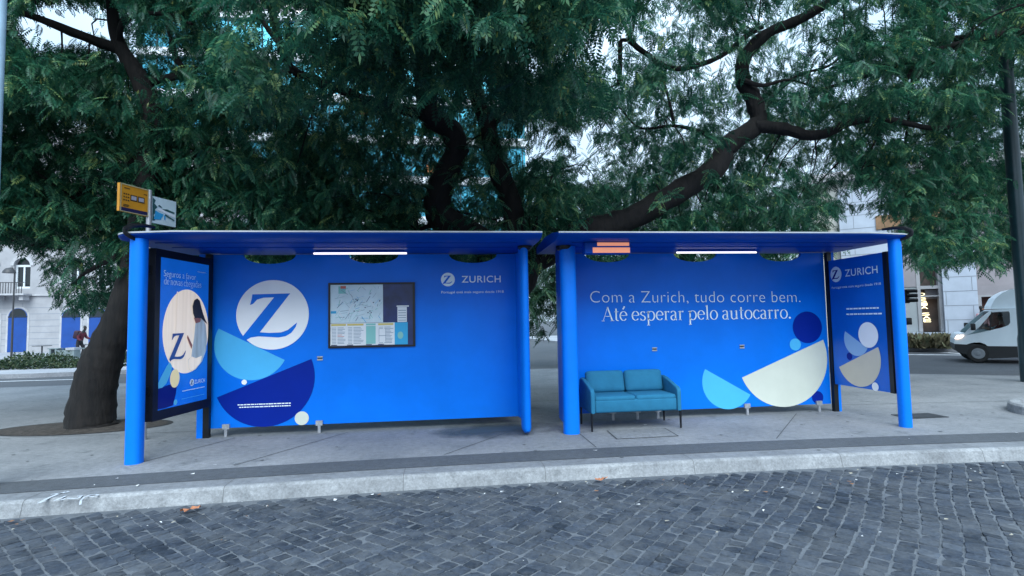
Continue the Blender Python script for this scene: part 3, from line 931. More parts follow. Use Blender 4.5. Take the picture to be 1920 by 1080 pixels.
# side panel at the right end
PX = 9.268
mb = MB()
mb.box(PX, PX+.085, .175, 1.215, .42, 2.305, 0)
mb.box(PX-.004, PX+.09, .105, .174, .415, 2.310, 1)
sp = mb.build('side_panel', [mat('panel_blue', (.001, .125, .60), .4, var=.12, vscale=1.1), M['black']], sh2)
SPf = lambda lay: (lambda u, v, w_: (PX-.0025*lay-w_, u, v))
q = lambda px_, py_: on(px_, py_, 0, PX)
F_ = SPf(1)
c = q(1567.5, 514.5); a0, a1 = q(1585, 520), q(1646, 512)
rr_ = abs(q(1567.5, 500).z-q(1567.5, 529).z)/2
t0, t1 = q(1560, 546), q(1652, 537)
wordmark(sp, F_, c.y, rr_, c.z, a0.y, a1.y, c.z-.05, .108, t0.y, t1.y, c.z-.215, .034, zfn=lambda u, v, w_: (PX-.005, 2*c.y-u, v), m1=M['navy'])
for (pa_, pb_, sd_) in (((1587, 578), (1648, 575), 11), ((1587, 588), (1655, 586), 12)):
    t0, t1 = q(*pa_), q(*pb_)
    decal('fine_print', sp, M['letter'], lambda b: greek(b, lambda u, v, w_: F_(-u, v, w_), -t0.y, -t1.y, t0.z-.02, .020, sd_, 0))
def hd(A_, B_, lay, m):
    A2, B2 = q(*A_), q(*B_)
    pts = semi(-A2.y, A2.z, -B2.y, B2.z)
    decal('half_disc', sp, m, lambda b: b.flat([pts], lambda u, v, w_: SPf(lay)(-u, v, w_)))
hd((1585, 621), (1627, 653), 1, mat('panel_light_blue', (.30, .50, .78), .4)); hd((1574, 688), (1647, 650.5), 2, M['sand'])
def pdisc(c_, t_, lay, m):
    c, t = q(*c_), q(*t_)
    decal('disc', sp, m, lambda b: b.flat([circ(c.y, c.z, abs(t.z-c.z), 40)], SPf(lay)))
pdisc((1628.5, 628), (1628.5, 604), 3, M['white']); pdisc((1642, 725), (1642, 717), 3, M['white']); pdisc((1593, 668), (1593, 661), 1, M['navy'])

# orange arrival display hanging from the soffit
mb = MB()
dy = .16
e0, e1 = atY(1097, 476, dy), atY(1182, 449, dy)
dx0, dx1, dz0, dz1 = e0.x, e1.x, e0.z+.004, 2.4462
mb.rbox(dx0, dx1, dy, dy+.14, dz0, dz1, .010, 0)
disp = mb.build('arrival_display', M['roofblue'], sh2)
M['amber'] = mat('amber_display', (.55, .14, .06), .4, emit=(1.0, .40, .24), estr=.24, col2=(.30, .10, .10), vscale=5)
hgt = dz1-dz0
mb = MB()
mb.rbox(dx0+.10, dx1-.012, dy-.006, dy-.0005, dz0+hgt*.06, dz0+hgt*.52, .002); mb.build('display_screen', M['amber'], disp)
mb = MB(); mb.rbox(dx0+.16, dx1-.02, dy-.006, dy-.0005, dz0+hgt*.66, dz0+hgt*.95, .002); mb.build('display_screen', M['amber'], disp)

# ------------------------------------------------------------------ sofa
sf = empty('sofa', (5.90, .88, 0), 'teal two-seat sofa on thin black legs under the slogan wall', 'sofa')
sx0, sx1 = 5.27, 6.49
mb = MB(); mb.rbox(sx0+.045, sx1-.045, .545, 1.06, .235, .405, .028, seg=3); seat = mb.build('seat_base', M['sofa'], sf, smooth=True)
mb = MB()
bm_ = MB(); mb.rbox(sx0+.05, (sx0+sx1)/2-.003, .55, 1.05, .375, .452, .032, seg=3); mb.build('seat_cushion', M['sofa'], sf, smooth=True)
mb = MB(); mb.rbox((sx0+sx1)/2+.003, sx1-.05, .55, 1.05, .375, .452, .032, seg=3); mb.build('seat_cushion', M['sofa'], sf, smooth=True)
for a0, a1 in ((sx0+.052, (sx0+sx1)/2-.004), ((sx0+sx1)/2+.004, sx1-.052)):
    T_ = Matrix.Translation(((a0+a1)/2, 1.0, .44)) @ Matrix.Rotation(R(-14), 4, 'X')
    bm = bmesh.new(); bmesh.ops.create_grid(bm, x_segments=10, y_segments=8, size=.5); bm.free()
    mb = MB(); h = (a1-a0)/2
    # plump cushion: superellipsoid
    nu, nv = 28, 16
    vs, fs = [], []
    for i in range(nv+1):
        ph = -math.pi/2+math.pi*i/nv
        for k in range(nu):
            th = 2*math.pi*k/nu
            sp_ = lambda v_, e: math.copysign(abs(v_)**e, v_)
            cx_ = sp_(math.cos(ph), .55)*sp_(math.cos(th), .22); cz_ = sp_(math.cos(ph), .55)*sp_(math.sin(th), .22); cy_ = sp_(math.sin(ph), .8)
            vs.append(T_ @ Vector((cx_*h, cy_*.082, .155+cz_*.155)))
    for i in range(nv):
        for k in range(nu):
            k2 = (k+1) % nu
            fs.append((i*nu+k, i*nu+k2, (i+1)*nu+k2, (i+1)*nu+k))
    mb.add(vs, fs)
    mb.build('back_cushion', M['sofa'], sf, smooth=True)
mb = MB(); mb.rbox(sx0+.03, sx1-.03, 1.075, 1.16, .235, .64, .03, seg=3); mb.build('backrest', M['sofa'], sf, smooth=True)
for s_, xa in ((-1, sx0), (1, sx1)):
    prof = [(.535, .235), (1.15, .235), (1.15, .62), (1.08, .655), (.95, .640), (.70, .575), (.58, .545), (.545, .52), (.532, .48)]
    mb = MB(); lo, hi = (xa-.012, xa+.046) if s_ < 0 else (xa-.046, xa+.012)
    bm = bmesh.new()
    va = [bm.verts.new((lo, y, z)) for y, z in prof]; vb = [bm.verts.new((hi, y, z)) for y, z in prof]
    n_ = len(prof)
    bm.faces.new(va); bm.faces.new(list(reversed(vb)))
    for i in range(n_): bm.faces.new((va[i], vb[i], vb[(i+1) % n_], va[(i+1) % n_]))
    bmesh.ops.recalc_face_normals(bm, faces=bm.faces[:])
    bmesh.ops.bevel(bm, geom=[e for e in bm.edges if abs(e.verts[0].co.x-e.verts[1].co.x) < 1e-6], offset=.016, segments=3, profile=.5, affect='EDGES')
    mb.bm(bm); mb.build('armrest', M['sofa'], sf, smooth=True)
for x in (sx0+.0, sx1-.0):
    for y in (.56, 1.12):
        mb = MB(); mb.tube([(x, y, 0), (x, y, .24)], [.0125, .016], 10); mb.build('leg', M['black'], sf, smooth=True)

# ------------------------------------------------------------------ access cover, stop sign, lamp posts, planter rim
hc = [gnd(1137, 808), gnd(1156, 824), gnd(1273, 818), gnd(1247, 803)]
mb = MB()
c_ = sum(hc, Vector())/4
for i in range(4):
    p, q_ = hc[i], hc[(i+1) % 4]
    d = (q_-p).normalized(); n_ = Vector((-d.y, d.x, 0))
    if n_.dot(c_-p) < 0: n_ = -n_
    o_ = Vector((0, 0, .005))
    wd = .016 if i != 3 else .008
    mb.add([p+o_, q_+o_, q_+o_+n_*wd, p+o_+n_*wd], [(0, 1, 2, 3)])
mb.add([p+(c_-p)*.03+Vector((0, 0, .0035)) for p in hc], [(0, 1, 2, 3)], 1)
ac = mb.build('access_cover', [M['joint'], M['pave']], loc=(c_.x, c_.y, 0))
tag(ac, 'concrete access cover with dark edges set in the pavement before the sofa', 'access cover')
p_ = gnd(1730, 780)
mb = MB(); mb.box(p_.x-.35, p_.x+.25, p_.y-.17, p_.y+.17, .001, .008); mb.box(p_.x-.30, p_.x+.2, p_.y-.13, p_.y+.13, .0082, .011)
dg = mb.build('drain_cover', mat('cast_iron', (.045, .05, .058), .6, .4, var=.3, vscale=30), loc=(p_.x, p_.y, 0))
tag(dg, 'small dark metal cover in the pavement right of the rightmost blue post', 'drain cover')

# stop sign: pole with a yellow blade and a pale map blade, edge-on to the kerb
sg = empty('bus_stop_sign', (-.57, 1.3, 0), 'grey pole with a yellow route plate and a pale plate above the shelter roof', 'bus stop sign')
mb = MB(); mb.tube([(-.57, 1.3, 0), (-.57, 1.3, 3.32)], .032, 14); mb.build('pole', M['steel'], sg, smooth=True)
SD = Vector((.342, .94, 0)).normalized(); SN = Vector((SD.y, -SD.x, 0))
def blade(u0, u1, z0, z1, name, mats, fill, th=.02):
    mb = MB()
    B0 = Vector((-.57, 1.3, 0))
    vs = [B0+SD*u+SN*w_+Vector((0, 0, z)) for u in (u0, u1) for w_ in (-th, th) for z in (z0, z1)]
    mb.add(vs, [(0,1,3,2),(4,6,7,5),(0,4,5,1),(2,3,7,6),(0,2,6,4),(1,5,7,3)], 0)
    F = lambda lay: (lambda u, v, w_: tuple(B0+SD*(u0+u*(u1-u0))+SN*(th+.002*lay)+Vector((0, 0, z0+v*(z1-z0)))))
    def rc(a, b, c, d, m, lay): mb.add([F(lay)(a, c, 0), F(lay)(b, c, 0), F(lay)(b, d, 0), F(lay)(a, d, 0)], [(0, 1, 2, 3)], m)
    fill(mb, F, rc)
    mb.build(name, mats, sg)
ym = [mat('sign_yellow', (.52, .23, .015), .45, var=.12, vscale=4), mat('sign_ink', (.05, .03, .01), .5), mat('sign_plate', (.34, .33, .38), .45), mat('sign_navy', (.01, .01, .06), .5), mat('sign_rim', (.40, .36, .22), .5)]
def fy(mb, F, rc):
    rc(.0, 1, .02, .15, 3, 1); rc(.02, .05, .02, .98, 4, 2); rc(.0, 1, .965, 1, 4, 2); rc(.965, 1, 0, 1, 4, 2); rc(.0, 1, 0, .022, 4, 3)
    for c in (.48, .74):
        rc(c-.125, c+.115, .44, .66, 1, 1); rc(c-.095, c+.085, .48, .62, 2, 2)
    for i in range(3):
        for k in range(3): rc(.12+i*.075, .17+i*.075, .40+k*.11, .45+k*.11, 1, 1)
    rc(.12, .32, .24, .27, 1, 1); rc(.12, .30, .19, .22, 1, 1); rc(.14, .34, .84, .87, 1, 1); rc(.82, .94, .77, .80, 1, 1)
blade(-.445, -.03, 2.955, 3.315, 'route_plate', ym, fy)
wm = [mat('sign_pale', (.48, .60, .66), .4, var=.10, vscale=3), mat('sign_blue', (.03, .30, .60), .4), mat('sign_dark', (.02, .08, .09), .5), mat('sign_white', (.66, .72, .8), .4)]
def fw(mb, F, rc):
    poly = lambda pts, m, lay: mb.flat([pts], F(lay), m)
    poly([(.0, .08), (.0, .95), (.12, .86), (.07, .74), (.20, .62), (.10, .52), (.13, .40), (.05, .30), (.12, .1)], 2, 1)
    poly([(.06, .14), (.34, .17), (.46, .40), (.30, .42), (.12, .48)], 1, 2)
    poly([(.28, .56), (.52, .55), (.92, .50), (.93, .56), (.60, .62)], 2, 1)
    poly([(.18, .52), (.5, .45), (.95, .34), (.95, .46), (.6, .52), (.3, .60)], 3, 2)
    poly([(.5, .36), (.92, .22), (.92, .27), (.52, .42)], 2, 3); poly([(.20, .67), (.38, .63), (.38, .66), (.26, .72)], 2, 3)
    rc(.47, .53, .20, .36, 1, 3)
blade(.04, .425, 2.885, 3.25, 'map_plate', wm, fw, .014)

# lamp column at the right edge
b_ = gnd(1931, 716)
lp = empty('lamp_post', (b_.x, b_.y, 0), 'tall dark green lamp column rising in front of the white truck', 'lamp post', 'street lamp columns')
mb = MB(); mb.lathe([(.15, 0), (.15, .9), (.135, 1.0), (.13, 1.1), (.13, 5.0), (.11, 9.5)], 24, M=Matrix.Translation((b_.x, b_.y, 0))); mb.build('column', M['tealpost'], lp, smooth=True)
mb = MB(); mb.tube([(b_.x, b_.y, 9.4), (b_.x-.3, b_.y-.3, 9.9), (b_.x-1.2, b_.y-1.2, 10.0)], .05, 10); mb.build('arm', M['tealpost'], lp, smooth=True)
mb = MB(); mb.rbox(-.25, .25, -.12, .12, -.06, .06, .04, M=Matrix.Translation((b_.x-1.4, b_.y-1.4, 9.98)) @ Matrix.Rotation(R(45), 4, 'Z')); mb.build('lantern', M['steel'], lp, smooth=True)
# pale pole by the left edge
e_ = atY(11, 0, -.75)
pp = empty('pole', (e_.x-.062, -.75, 0), 'pale painted steel pole cut by the left edge of the picture', 'pole')
mb = MB(); mb.lathe([(.085, 0), (.085, .5), (.066, .54), (.060, 6.5)], 20, M=Matrix.Translation((e_.x-.062, -.75, 0))); mb.build('shaft', M['lightblue_steel'], pp, smooth=True)
mb = MB(); mb.lathe([(.06, 6.5), (.075, 6.52), (.07, 6.6), (.02, 6.68)], 20, M=Matrix.Translation((e_.x-.062, -.75, 0))); mb.build('cap', M['steel'], pp, smooth=True)
# second column behind the shelters
c2_ = atY(1376, 430, 12.5)
lp2 = empty('lamp_post', (c2_.x, 12.5, 0), 'dark lamp column showing above the right shelter roof', 'lamp post', 'street lamp columns')
mb = MB(); mb.lathe([(.16, 0), (.16, .9), (.10, 1.0), (.085, 7.5)], 18, M=Matrix.Translation((c2_.x, 12.5, 0))); mb.build('column', M['tealpost'], lp2, smooth=True)
mb = MB(); mb.lathe([(.05, 7.5), (.22, 7.55), (.26, 7.9), (.10, 8.1), (.02, 8.15)], 18, M=Matrix.Translation((c2_.x, 12.5, 0))); mb.build('lantern', M['steel'], lp2, smooth=True)
# thin dark post seen through the gap between the shelters
g_ = gnd(1054, 699)
gp = empty('sign_post', (g_.x, g_.y, 0), 'thin dark sign post seen through the gap between the two shelters', 'sign post')
mb = MB(); mb.tube([(g_.x, g_.y, 0), (g_.x, g_.y, 2.6)], .055, 12); mb.build('post', M['tealpost'], gp, smooth=True)
mb = MB(); mb.box(g_.x-.03, g_.x+.3, g_.y-.02, g_.y+.02, 2.0, 2.5); mb.build('plate', M['steel'], gp)
# stone rim of the planting bed at the right edge
s0 = gnd(1893, 790)+Vector((.62, 0, 0))
mb = MB()
pts = []
for i in range(15):
    a = R(100+i*12)
    pts.append((s0.x+1.15+1.15*math.cos(a), s0.y+.25+.85*math.sin(a)))
vs, fs = [], []
for i, (x, y) in enumerate(pts):
    d = Vector((x-(s0.x+1.15), y-(s0.y+.25), 0)).normalized()
    p = Vector((x, y, 0))
    vs += [p+d*.0, p+d*-.012+Vector((0, 0, .11)), p-d*.04+Vector((0, 0, .135)), p-d*.15+Vector((0, 0, .135)), p-d*.17+Vector((0, 0, 0))]
for i in range(len(pts)-1):
    for j in range(4): fs.append((i*5+j, (i+1)*5+j, (i+1)*5+j+1, i*5+j+1))
fs += [(0, 1, 2, 3, 4), tuple((len(pts)-1)*5+j for j in range(5))]
mb.add(vs, fs)
pr = mb.build('stone_rim', M['kerb'], loc=(s0.x+1.15, s0.y+.25, 0)); tag(pr, 'low rounded stone rim of a planting bed cut by the right edge of the picture', 'stone rim')

# litter: two dry leaves by the kerb, white scraps
def dry_leaf(px_, py_, sz, rot, lab, seed, z=RZ+.02):
    r_ = random.Random(seed); c = gnd(px_, py_, z)
    mb = MB(); n_ = 14; vs = [Vector((0, 0, .012))]
    for i in range(n_):
        a = 2*math.pi*i/n_
        rr_ = sz*(.55+.45*abs(math.cos(a)))*(1+r_.uniform(-.25, .2))
        vs.append(Vector((rr_*math.cos(a), .5*rr_*math.sin(a), r_.uniform(.004, .035))))
    mb.add([c+Matrix.Rotation(rot, 4, 'Z') @ v for v in vs], [(0, i+1, (i+1) % n_+1) for i in range(n_)])
    o = mb.build('dry_leaf', mat('dry_leaf', (.40, .16, .08), .8, var=.3, vscale=30), loc=c, fix=False)
    tag(o, lab, 'leaf', 'dry leaves in the gutter')
dry_leaf(358, 957, .085, .5, 'curled orange-brown dry leaf in the left gutter below the tall blue post', 1)
dry_leaf(1127, 901, .065, .2, 'small orange-brown scrap of dry leaf in the gutter below the sofa', 2)
r_ = random.Random(21)
mb = MB()
def scrap(c, s_, m):
    a = r_.uniform(0, 6.3); ca, sa = math.cos(a), math.sin(a); k = r_.uniform(.3, .8)
    P_ = [(-s_, -s_*k), (s_*.8, -s_*k*.7), (s_, s_*k*.8), (-s_*.7, s_*k)]
    mb.add([(c.x+ca*x-sa*y, c.y+sa*x+ca*y, c.z+r_.uniform(.001, .010)) for x, y in P_], [(0, 1, 2, 3)], m)
for px_, py_ in ((439, 870), (403, 872), (258, 911), (361, 889), (177, 910), (219, 898), (1116, 845), (1365, 818), (1270, 833), (1210, 797), (1705, 823), (1907, 812)):
    scrap(gnd(px_, py_, .006), r_.uniform(.012, .024), 0)
for i in range(170):
    x = r_.uniform(-.5, 10.5); y = kerb_y(x)-.10-abs(r_.gauss(0, .35)) if r_.random() < .6 else r_.uniform(-4.2, kerb_y(x)-.2)
    scrap(Vector((x, y, RZ+.021)), r_.choice([.006, .009, .014, .02]), r_.choice([0, 0, 1, 1, 2]))
for i in range(95):                                           # trodden gum and small dark spots on the pavement
    x = r_.uniform(-3.5, 12.5); y = r_.uniform(kerb_y(x)+.1, 3.6) if r_.random() < .7 else r_.uniform(-.4, 1.2)
    s_ = r_.uniform(.008, .024); q_ = [(x+s_*math.cos(a*.785)*r_.uniform(.8, 1.2), y+s_*math.sin(a*.785)*r_.uniform(.8, 1.2), .0062) for a in range(8)]
    mb.add(q_, [tuple(range(8))], 3)
lt = mb.build('litter_scraps', [mat('paper_scrap', (.62, .63, .64), .8), mat('straw_scrap', (.34, .31, .25), .9), mat('leaf_scrap', (.22, .11, .06), .9), mat('old_gum', (.10, .11, .12), .9)], fix=False)
tag(lt, 'pale scraps of paper and leaf scattered along the gutter and on the setts', 'litter', kind='stuff')

# chalky painted scrawl on the kerb top
gm = MB()
def stroke(pts, wd):
    P_ = [gnd(20+x/6.75, 800+y/6.75, .004) for x, y in pts]
    for a, b in zip(P_[:-1], P_[1:]):
        d = (b-a).normalized(); n_ = Vector((-d.y, d.x, 0))*wd
        gm.add([a+n_, b+n_, b-n_, a-n_], [(0, 1, 2, 3)])
stroke([(355, 968), (470, 905), (600, 850), (700, 822), (730, 828)], .014); stroke([(505, 857), (600, 845), (700, 835)], .009)
stroke([(550, 935), (640, 900), (700, 875)], .010); stroke([(640, 928), (700, 905), (800, 908), (860, 905), (900, 870), (840, 880)], .010)
stroke([(880, 985), (890, 930), (930, 890), (1000, 865), (1080, 855), (1110, 865), (1060, 882), (985, 882)], .008)
gr = gm.build('chalk_scrawl', mat('chalk_paint', (.46, .50, .55), .9, var=.2, vscale=20), loc=gnd(120, 930)); tag(gr, 'white painted scrawl on the kerb top at the lower left', 'graffiti')

# uneven dark greenish patch on the concrete under the right end of the first wall
sm_ = bpy.data.materials.new('dark_patch'); sm_.use_nodes = True
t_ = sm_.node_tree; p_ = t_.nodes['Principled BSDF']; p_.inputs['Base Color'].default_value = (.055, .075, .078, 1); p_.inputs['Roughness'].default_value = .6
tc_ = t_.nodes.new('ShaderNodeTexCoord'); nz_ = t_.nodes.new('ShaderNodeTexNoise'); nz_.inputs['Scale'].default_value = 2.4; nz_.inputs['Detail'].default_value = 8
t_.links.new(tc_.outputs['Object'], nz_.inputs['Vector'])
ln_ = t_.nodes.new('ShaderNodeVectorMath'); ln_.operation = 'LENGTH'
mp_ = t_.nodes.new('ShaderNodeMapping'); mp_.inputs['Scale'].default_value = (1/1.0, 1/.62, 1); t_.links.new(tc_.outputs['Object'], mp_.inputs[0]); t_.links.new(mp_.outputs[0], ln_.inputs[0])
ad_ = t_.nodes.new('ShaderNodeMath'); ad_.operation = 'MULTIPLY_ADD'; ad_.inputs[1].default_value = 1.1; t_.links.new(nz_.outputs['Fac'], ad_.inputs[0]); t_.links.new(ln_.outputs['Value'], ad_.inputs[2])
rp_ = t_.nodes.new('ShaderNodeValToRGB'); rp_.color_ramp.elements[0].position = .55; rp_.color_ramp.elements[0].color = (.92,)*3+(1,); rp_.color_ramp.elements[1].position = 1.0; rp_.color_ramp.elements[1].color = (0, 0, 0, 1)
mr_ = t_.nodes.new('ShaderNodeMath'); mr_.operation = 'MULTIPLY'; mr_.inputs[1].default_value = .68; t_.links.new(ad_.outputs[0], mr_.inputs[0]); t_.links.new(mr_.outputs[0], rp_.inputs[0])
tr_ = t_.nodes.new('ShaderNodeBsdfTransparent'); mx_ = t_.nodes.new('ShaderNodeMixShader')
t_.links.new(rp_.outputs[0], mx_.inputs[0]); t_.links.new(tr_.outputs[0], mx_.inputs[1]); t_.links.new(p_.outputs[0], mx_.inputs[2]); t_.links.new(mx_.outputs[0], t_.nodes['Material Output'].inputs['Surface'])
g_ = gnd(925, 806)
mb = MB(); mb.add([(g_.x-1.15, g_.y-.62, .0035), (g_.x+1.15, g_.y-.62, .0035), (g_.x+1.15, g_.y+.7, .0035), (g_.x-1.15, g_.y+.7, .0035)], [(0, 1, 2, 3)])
st_ = mb.build('pavement_patch', sm_, loc=(g_.x, g_.y, 0), fix=False); tag(st_, kind='structure')

# ------------------------------------------------------------------ buildings behind the trees
# left: pale classical facade with arched openings
M['stone'] = mat('pale_stone_facade', (.325, .325, .345), .85, var=.12, vscale=1.2, bump=.15, bscale=12)
M['stone2'] = mat('grey_stone_trim', (.40, .40, .42), .85, var=.18, vscale=2.5, bump=.3, bscale=18)
M['bluedoor'] = mat('blue_door_panel', (.006, .055, .26), .4, var=.12, vscale=1.5)
M['darkglass'] = mat('dark_window_glass', (.016, .022, .026), .08, spec=.6)
M['groove'] = mat('stone_groove', (.22, .24, .28), .9)
M['frame'] = mat('white_window_frame', (.62, .66, .70), .5)
M['iron'] = mat('wrought_iron', (.03, .03, .035), .5)
LY = 34.0
lb = empty('building', (-23, LY, 0), 'white classical building with arched blue doors and a balcony at the far left', 'building')
LF = lambda u, v, w_: (u, LY-w_, v)
def arch(cx, wd, z0, zs, n=14):
    return [(cx-wd/2, z0), (cx+wd/2, z0), (cx+wd/2, zs)] + [(cx+wd/2*math.cos(math.pi*i/n), zs+wd/2*math.sin(math.pi*i/n)) for i in range(1, n)] + [(cx-wd/2, zs)]
P = lambda px_, py_: (atY(px_, py_, LY).x, atY(px_, py_, LY).z)
doors = []
for pc in (33, 133, 184):
    cx = P(pc, 620)[0]; wd = 1.16
    zt = P(pc, 578)[1]
    doors.append((cx, wd, 0.0, zt-wd/2))
sp_ = doors[1][0]-doors[0][0]
doors += [(doors[0][0]-sp_*.52, 1.16, 0, doors[0][3]), (doors[2][0]+1.75, 1.16, 0, doors[0][3]), (doors[2][0]+3.5, 1.16, 0, doors[0][3])]
w0 = P(41, 530)[0]
wins = []
zb, zt = P(41, 541)[1], P(41, 484)[1]
for k in (-2.05, 0, 3.35, 5.1, 6.9, 9.0):
    wins.append((w0+k, 1.02, zb, zt-.51))
fl2 = [(a, b, c+4.3, d+4.3) for a, b, c, d in wins] + [(a, b, c+8.6, d+8.6) for a, b, c, d in wins]
mb = MB()
mb.slab([[(-40, 0), (-11.5, 0), (-11.5, 15.5), (-40, 15.5)]] + [list(reversed(arch(*d))) for d in doors+wins+fl2 if d[2] > 0], LF, -.5, 0)
wall = mb.build('facade', M['stone'], lb)
mb = MB(); mb.box(-40, -11.5, LY+.5, LY+12, 0, 15.4); mb.build('body', M['stone2'], lb)
mb = MB()
z = .45
while z < 3.3:
    mb.box(-40, -11.5, LY-.006, LY-.001, z, z+.03); z += .42
for k in range(22): mb.box(-39+k*1.27, -38.97+k*1.27, LY-.006, LY-.001, .03, 3.3) if k % 2 else None
mb.build('rustication', M['groove'], wall)
mb = MB(); zc = P(33, 553)[1]
mb.box(-40, -11.5, LY-.12, LY-.007, zc-.08, zc+.02); mb.box(-40, -11.5, LY-.3, LY, 15.0, 15.5); mb.box(-40, -11.5, LY-.10, LY-.007, zc+4.2, zc+4.35)
mb.build('cornice', M['stone2'], wall)
for d in doors:
    cx, wd, z0_, zs = d
    mb = MB(); mb.slab([arch(cx, wd, .02, zs)], LF, .035)
    mb.slab([arch(cx, wd+.26, .0, zs)[1:-1] + [(cx-wd/2-.13, zs), (cx-wd/2-.13, .0)]], LF, .018, 1)
    dd = mb.build('arched_door', [M['bluedoor'], M['stone2']], lb)
    mb = MB(); mb.flat([[(cx+wd/2*.9*math.cos(math.pi*i/12), zs+.05+wd/2*.86*math.sin(math.pi*i/12)) for i in range(13)]], lambda u, v, w_: LF(u, v, .038)); mb.box(cx-wd/2, cx+wd/2, LY-.06, LY-.036, zs-.04, zs+.04, 0)
    mb.build('fanlight', M['darkglass'], dd)
for d in wins+fl2:
    cx, wd, z0_, zs = d
    mb = MB(); mb.slab([arch(cx, wd, z0_, zs)], lambda u, v, w_: LF(u, v, -.28+w_), .03)
    ww = mb.build('arched_window', M['darkglass'], lb)
    mb = MB()
    for x in (cx-wd/2, cx-.05, cx+wd/2-.1): mb.box(x, x+.1, LY+.18, LY+.245, z0_, zs)
    mb.box(cx-wd/2, cx+wd/2, LY+.17, LY+.245, zs-.08, zs+.06); mb.box(cx-wd/2+.1, cx+wd/2-.1, LY+.19, LY+.24, z0_, z0_+.14)
    mb.build('window_frame', M['frame'], ww)
    mb = MB(); a_ = arch(cx, wd+.4, z0_-.05, zs); i_ = arch(cx, wd, z0_-.05, zs)
    mb.slab([a_[2:]+list(reversed(i_[2:]))], LF, .07); mb.build('window_surround', M['stone2'], ww)
mb = MB(); xa, xb = P(-30, 550)[0], P(63, 550)[0]
mb.box(xa, xb, LY-.9, LY-.121, zc-.06, zc+.05)
for x in (P(8, 560)[0], P(54, 560)[0]): mb.box(x-.12, x+.12, LY-.7, LY-.121, zc-.38, zc-.061)
bal = mb.build('balcony', M['stone2'], lb)
mb = MB(); mb.box(xa, xb, LY-.9, LY-.85, zc+.75, zc+.80)
x = xa
while x < xb: mb.box(x, x+.03, LY-.89, LY-.86, zc+.05, zc+.75); x += .16
mb.build('railing', M['iron'], bal)

# centre: glass office block with white floor bands and roof-edge lettering
GY = 46.0
gb = empty('building', (6, GY, 0), 'tall office block of blue-green glass and white floor bands behind the trees', 'building')
ga, gc = atY(255, 300, GY).x, atY(985, 300, GY).x
M['tealglass'] = mat('blue_green_glass', (.06, .33, .44), .15, metal=.5, var=.35, vscale=.5)
M['band_w'] = mat('white_floor_band', (.62, .66, .70), .6, var=.06, vscale=1)
M['mull'] = mat('dark_mullion', (.03, .06, .08), .5)
ztop = atY(560, 26, GY).z
mb = MB(); mb.box(ga, gc, GY, GY+18, 0, ztop); gw = mb.build('glazing', M['tealglass'], gb)
fh = atY(740, 262, GY).z-atY(740, 337, GY).z
zz = atY(740, 262, GY).z - fh*int(atY(740, 262, GY).z/fh)
bands, mulls, hs = MB(), MB(), []
while zz < ztop:
    bands.box(ga-.1, gc+.1, GY-.25, GY-.002, zz-.45, zz+.32); mulls.box(ga-.1, gc+.1, GY-.27, GY-.2505, zz-.58, zz-.452)
    zz += fh
x = ga
while x < gc: mulls.box(x, x+.09, GY-.12, GY-.003, .2, ztop); x += 1.55
bands.build('floor_band', M['band_w'], gb); mulls.build('mullion', M['mull'], gw)
M['blind'] = mat('orange_blind', (.62, .22, .08), .6, var=.2, vscale=2)
for px_, py_, wd in ((452, 132, 26), (690, 206, 44), (820, 316, 40), (600, 330, 30)):
    a_, b_ = atY(px_-wd/2, py_-7, GY-.19), atY(px_+wd/2, py_+8, GY-.19)
    mb = MB(); mb.box(a_.x, b_.x, GY-.19, GY-.13, b_.z, a_.z); mb.build('window_blind', M['blind'], gw)
pz0, pz1 = ztop, ztop+3.6
mb = MB(); mb.box(atY(440, 20, GY).x, atY(640, 20, GY).x, GY+.6, GY+.9, pz0-.3, pz1)
sb = mb.build('sign_board', mat('sign_board_grey', (.16, .16, .18), .6, var=.2, vscale=2), gb)
M['litletter'] = mat('lit_white_letter', (.8, .8, .8), .5, emit=(1, .98, .95), estr=1.0)
mb = MB()
zl = atY(540, 16, GY).z
put_text(mb, 'V', lambda u, v, w_: (u, GY+.55, v), atY(526, 10, GY).x, atY(546, 10, GY).x, zl, 1.5)
put_text(mb, 'O', lambda u, v, w_: (u, GY+.55, v), atY(550, 10, GY).x, atY(568, 10, GY).x, zl-.1, 1.5)
put_text(mb, 'E', lambda u, v, w_: (u, GY+.55, v), atY(573, 10, GY).x, atY(586, 10, GY).x, zl-.15, 1.5)
mb.build('sign_letters', M['litletter'], sb)

# right: pale stone building with shop windows, its front turned along the street behind
ra = gnd(1722, 650); 
ru = Vector((.80, -.60, 0)); rn = Vector((-.60, -.80, 0))
rb = empty('building', (ra.x, ra.y, 0), 'pale stone building with tall shop windows and a lit vertical sign, right of the shelters', 'building')
def RF(u, v, w_): return tuple(ra + ru*u + rn*w_ + Vector((0, 0, v)))
def ru_of(px_):
    d = ray(px_, 600); d2 = Vector((d.x, d.y)); 
    # intersect with the facade line
    A_ = Vector((ra.x-CAM.x, ra.y-CAM.y)); cr = lambda a, b: a.x*b.y-a.y*b.x
    r2 = Vector((ru.x, ru.y))
    t = cr(A_, r2)/cr(d2, r2)
    return (Vector((d2.x*t, d2.y*t))-A_).dot(r2)
def rz_of(px_, py_):
    u = ru_of(px_); p = ra+ru*u; d = ray(px_, py_)
    t = ((p.x-CAM.x)*d.x+(p.y-CAM.y)*d.y)/(d.x*d.x+d.y*d.y)
    return CAM.z + d.z*t
def RB(b, u0, u1, v0, v1, w0, w1_, m=0):
    vs = [RF(u, v, w_) for u in (u0, u1) for w_ in (w0, w1_) for v in (v0, v1)]
    b.add(vs, [(0,1,3,2),(4,6,7,5),(0,4,5,1),(2,3,7,6),(0,2,6,4),(1,5,7,3)], m)
uL, uR = ru_of(1530), ru_of(1920)+14
ztopR = rz_of(1575, 326)
M['pinkstone'] = mat('warm_grey_panel', (.27, .25, .27), .7, var=.12, vscale=1)
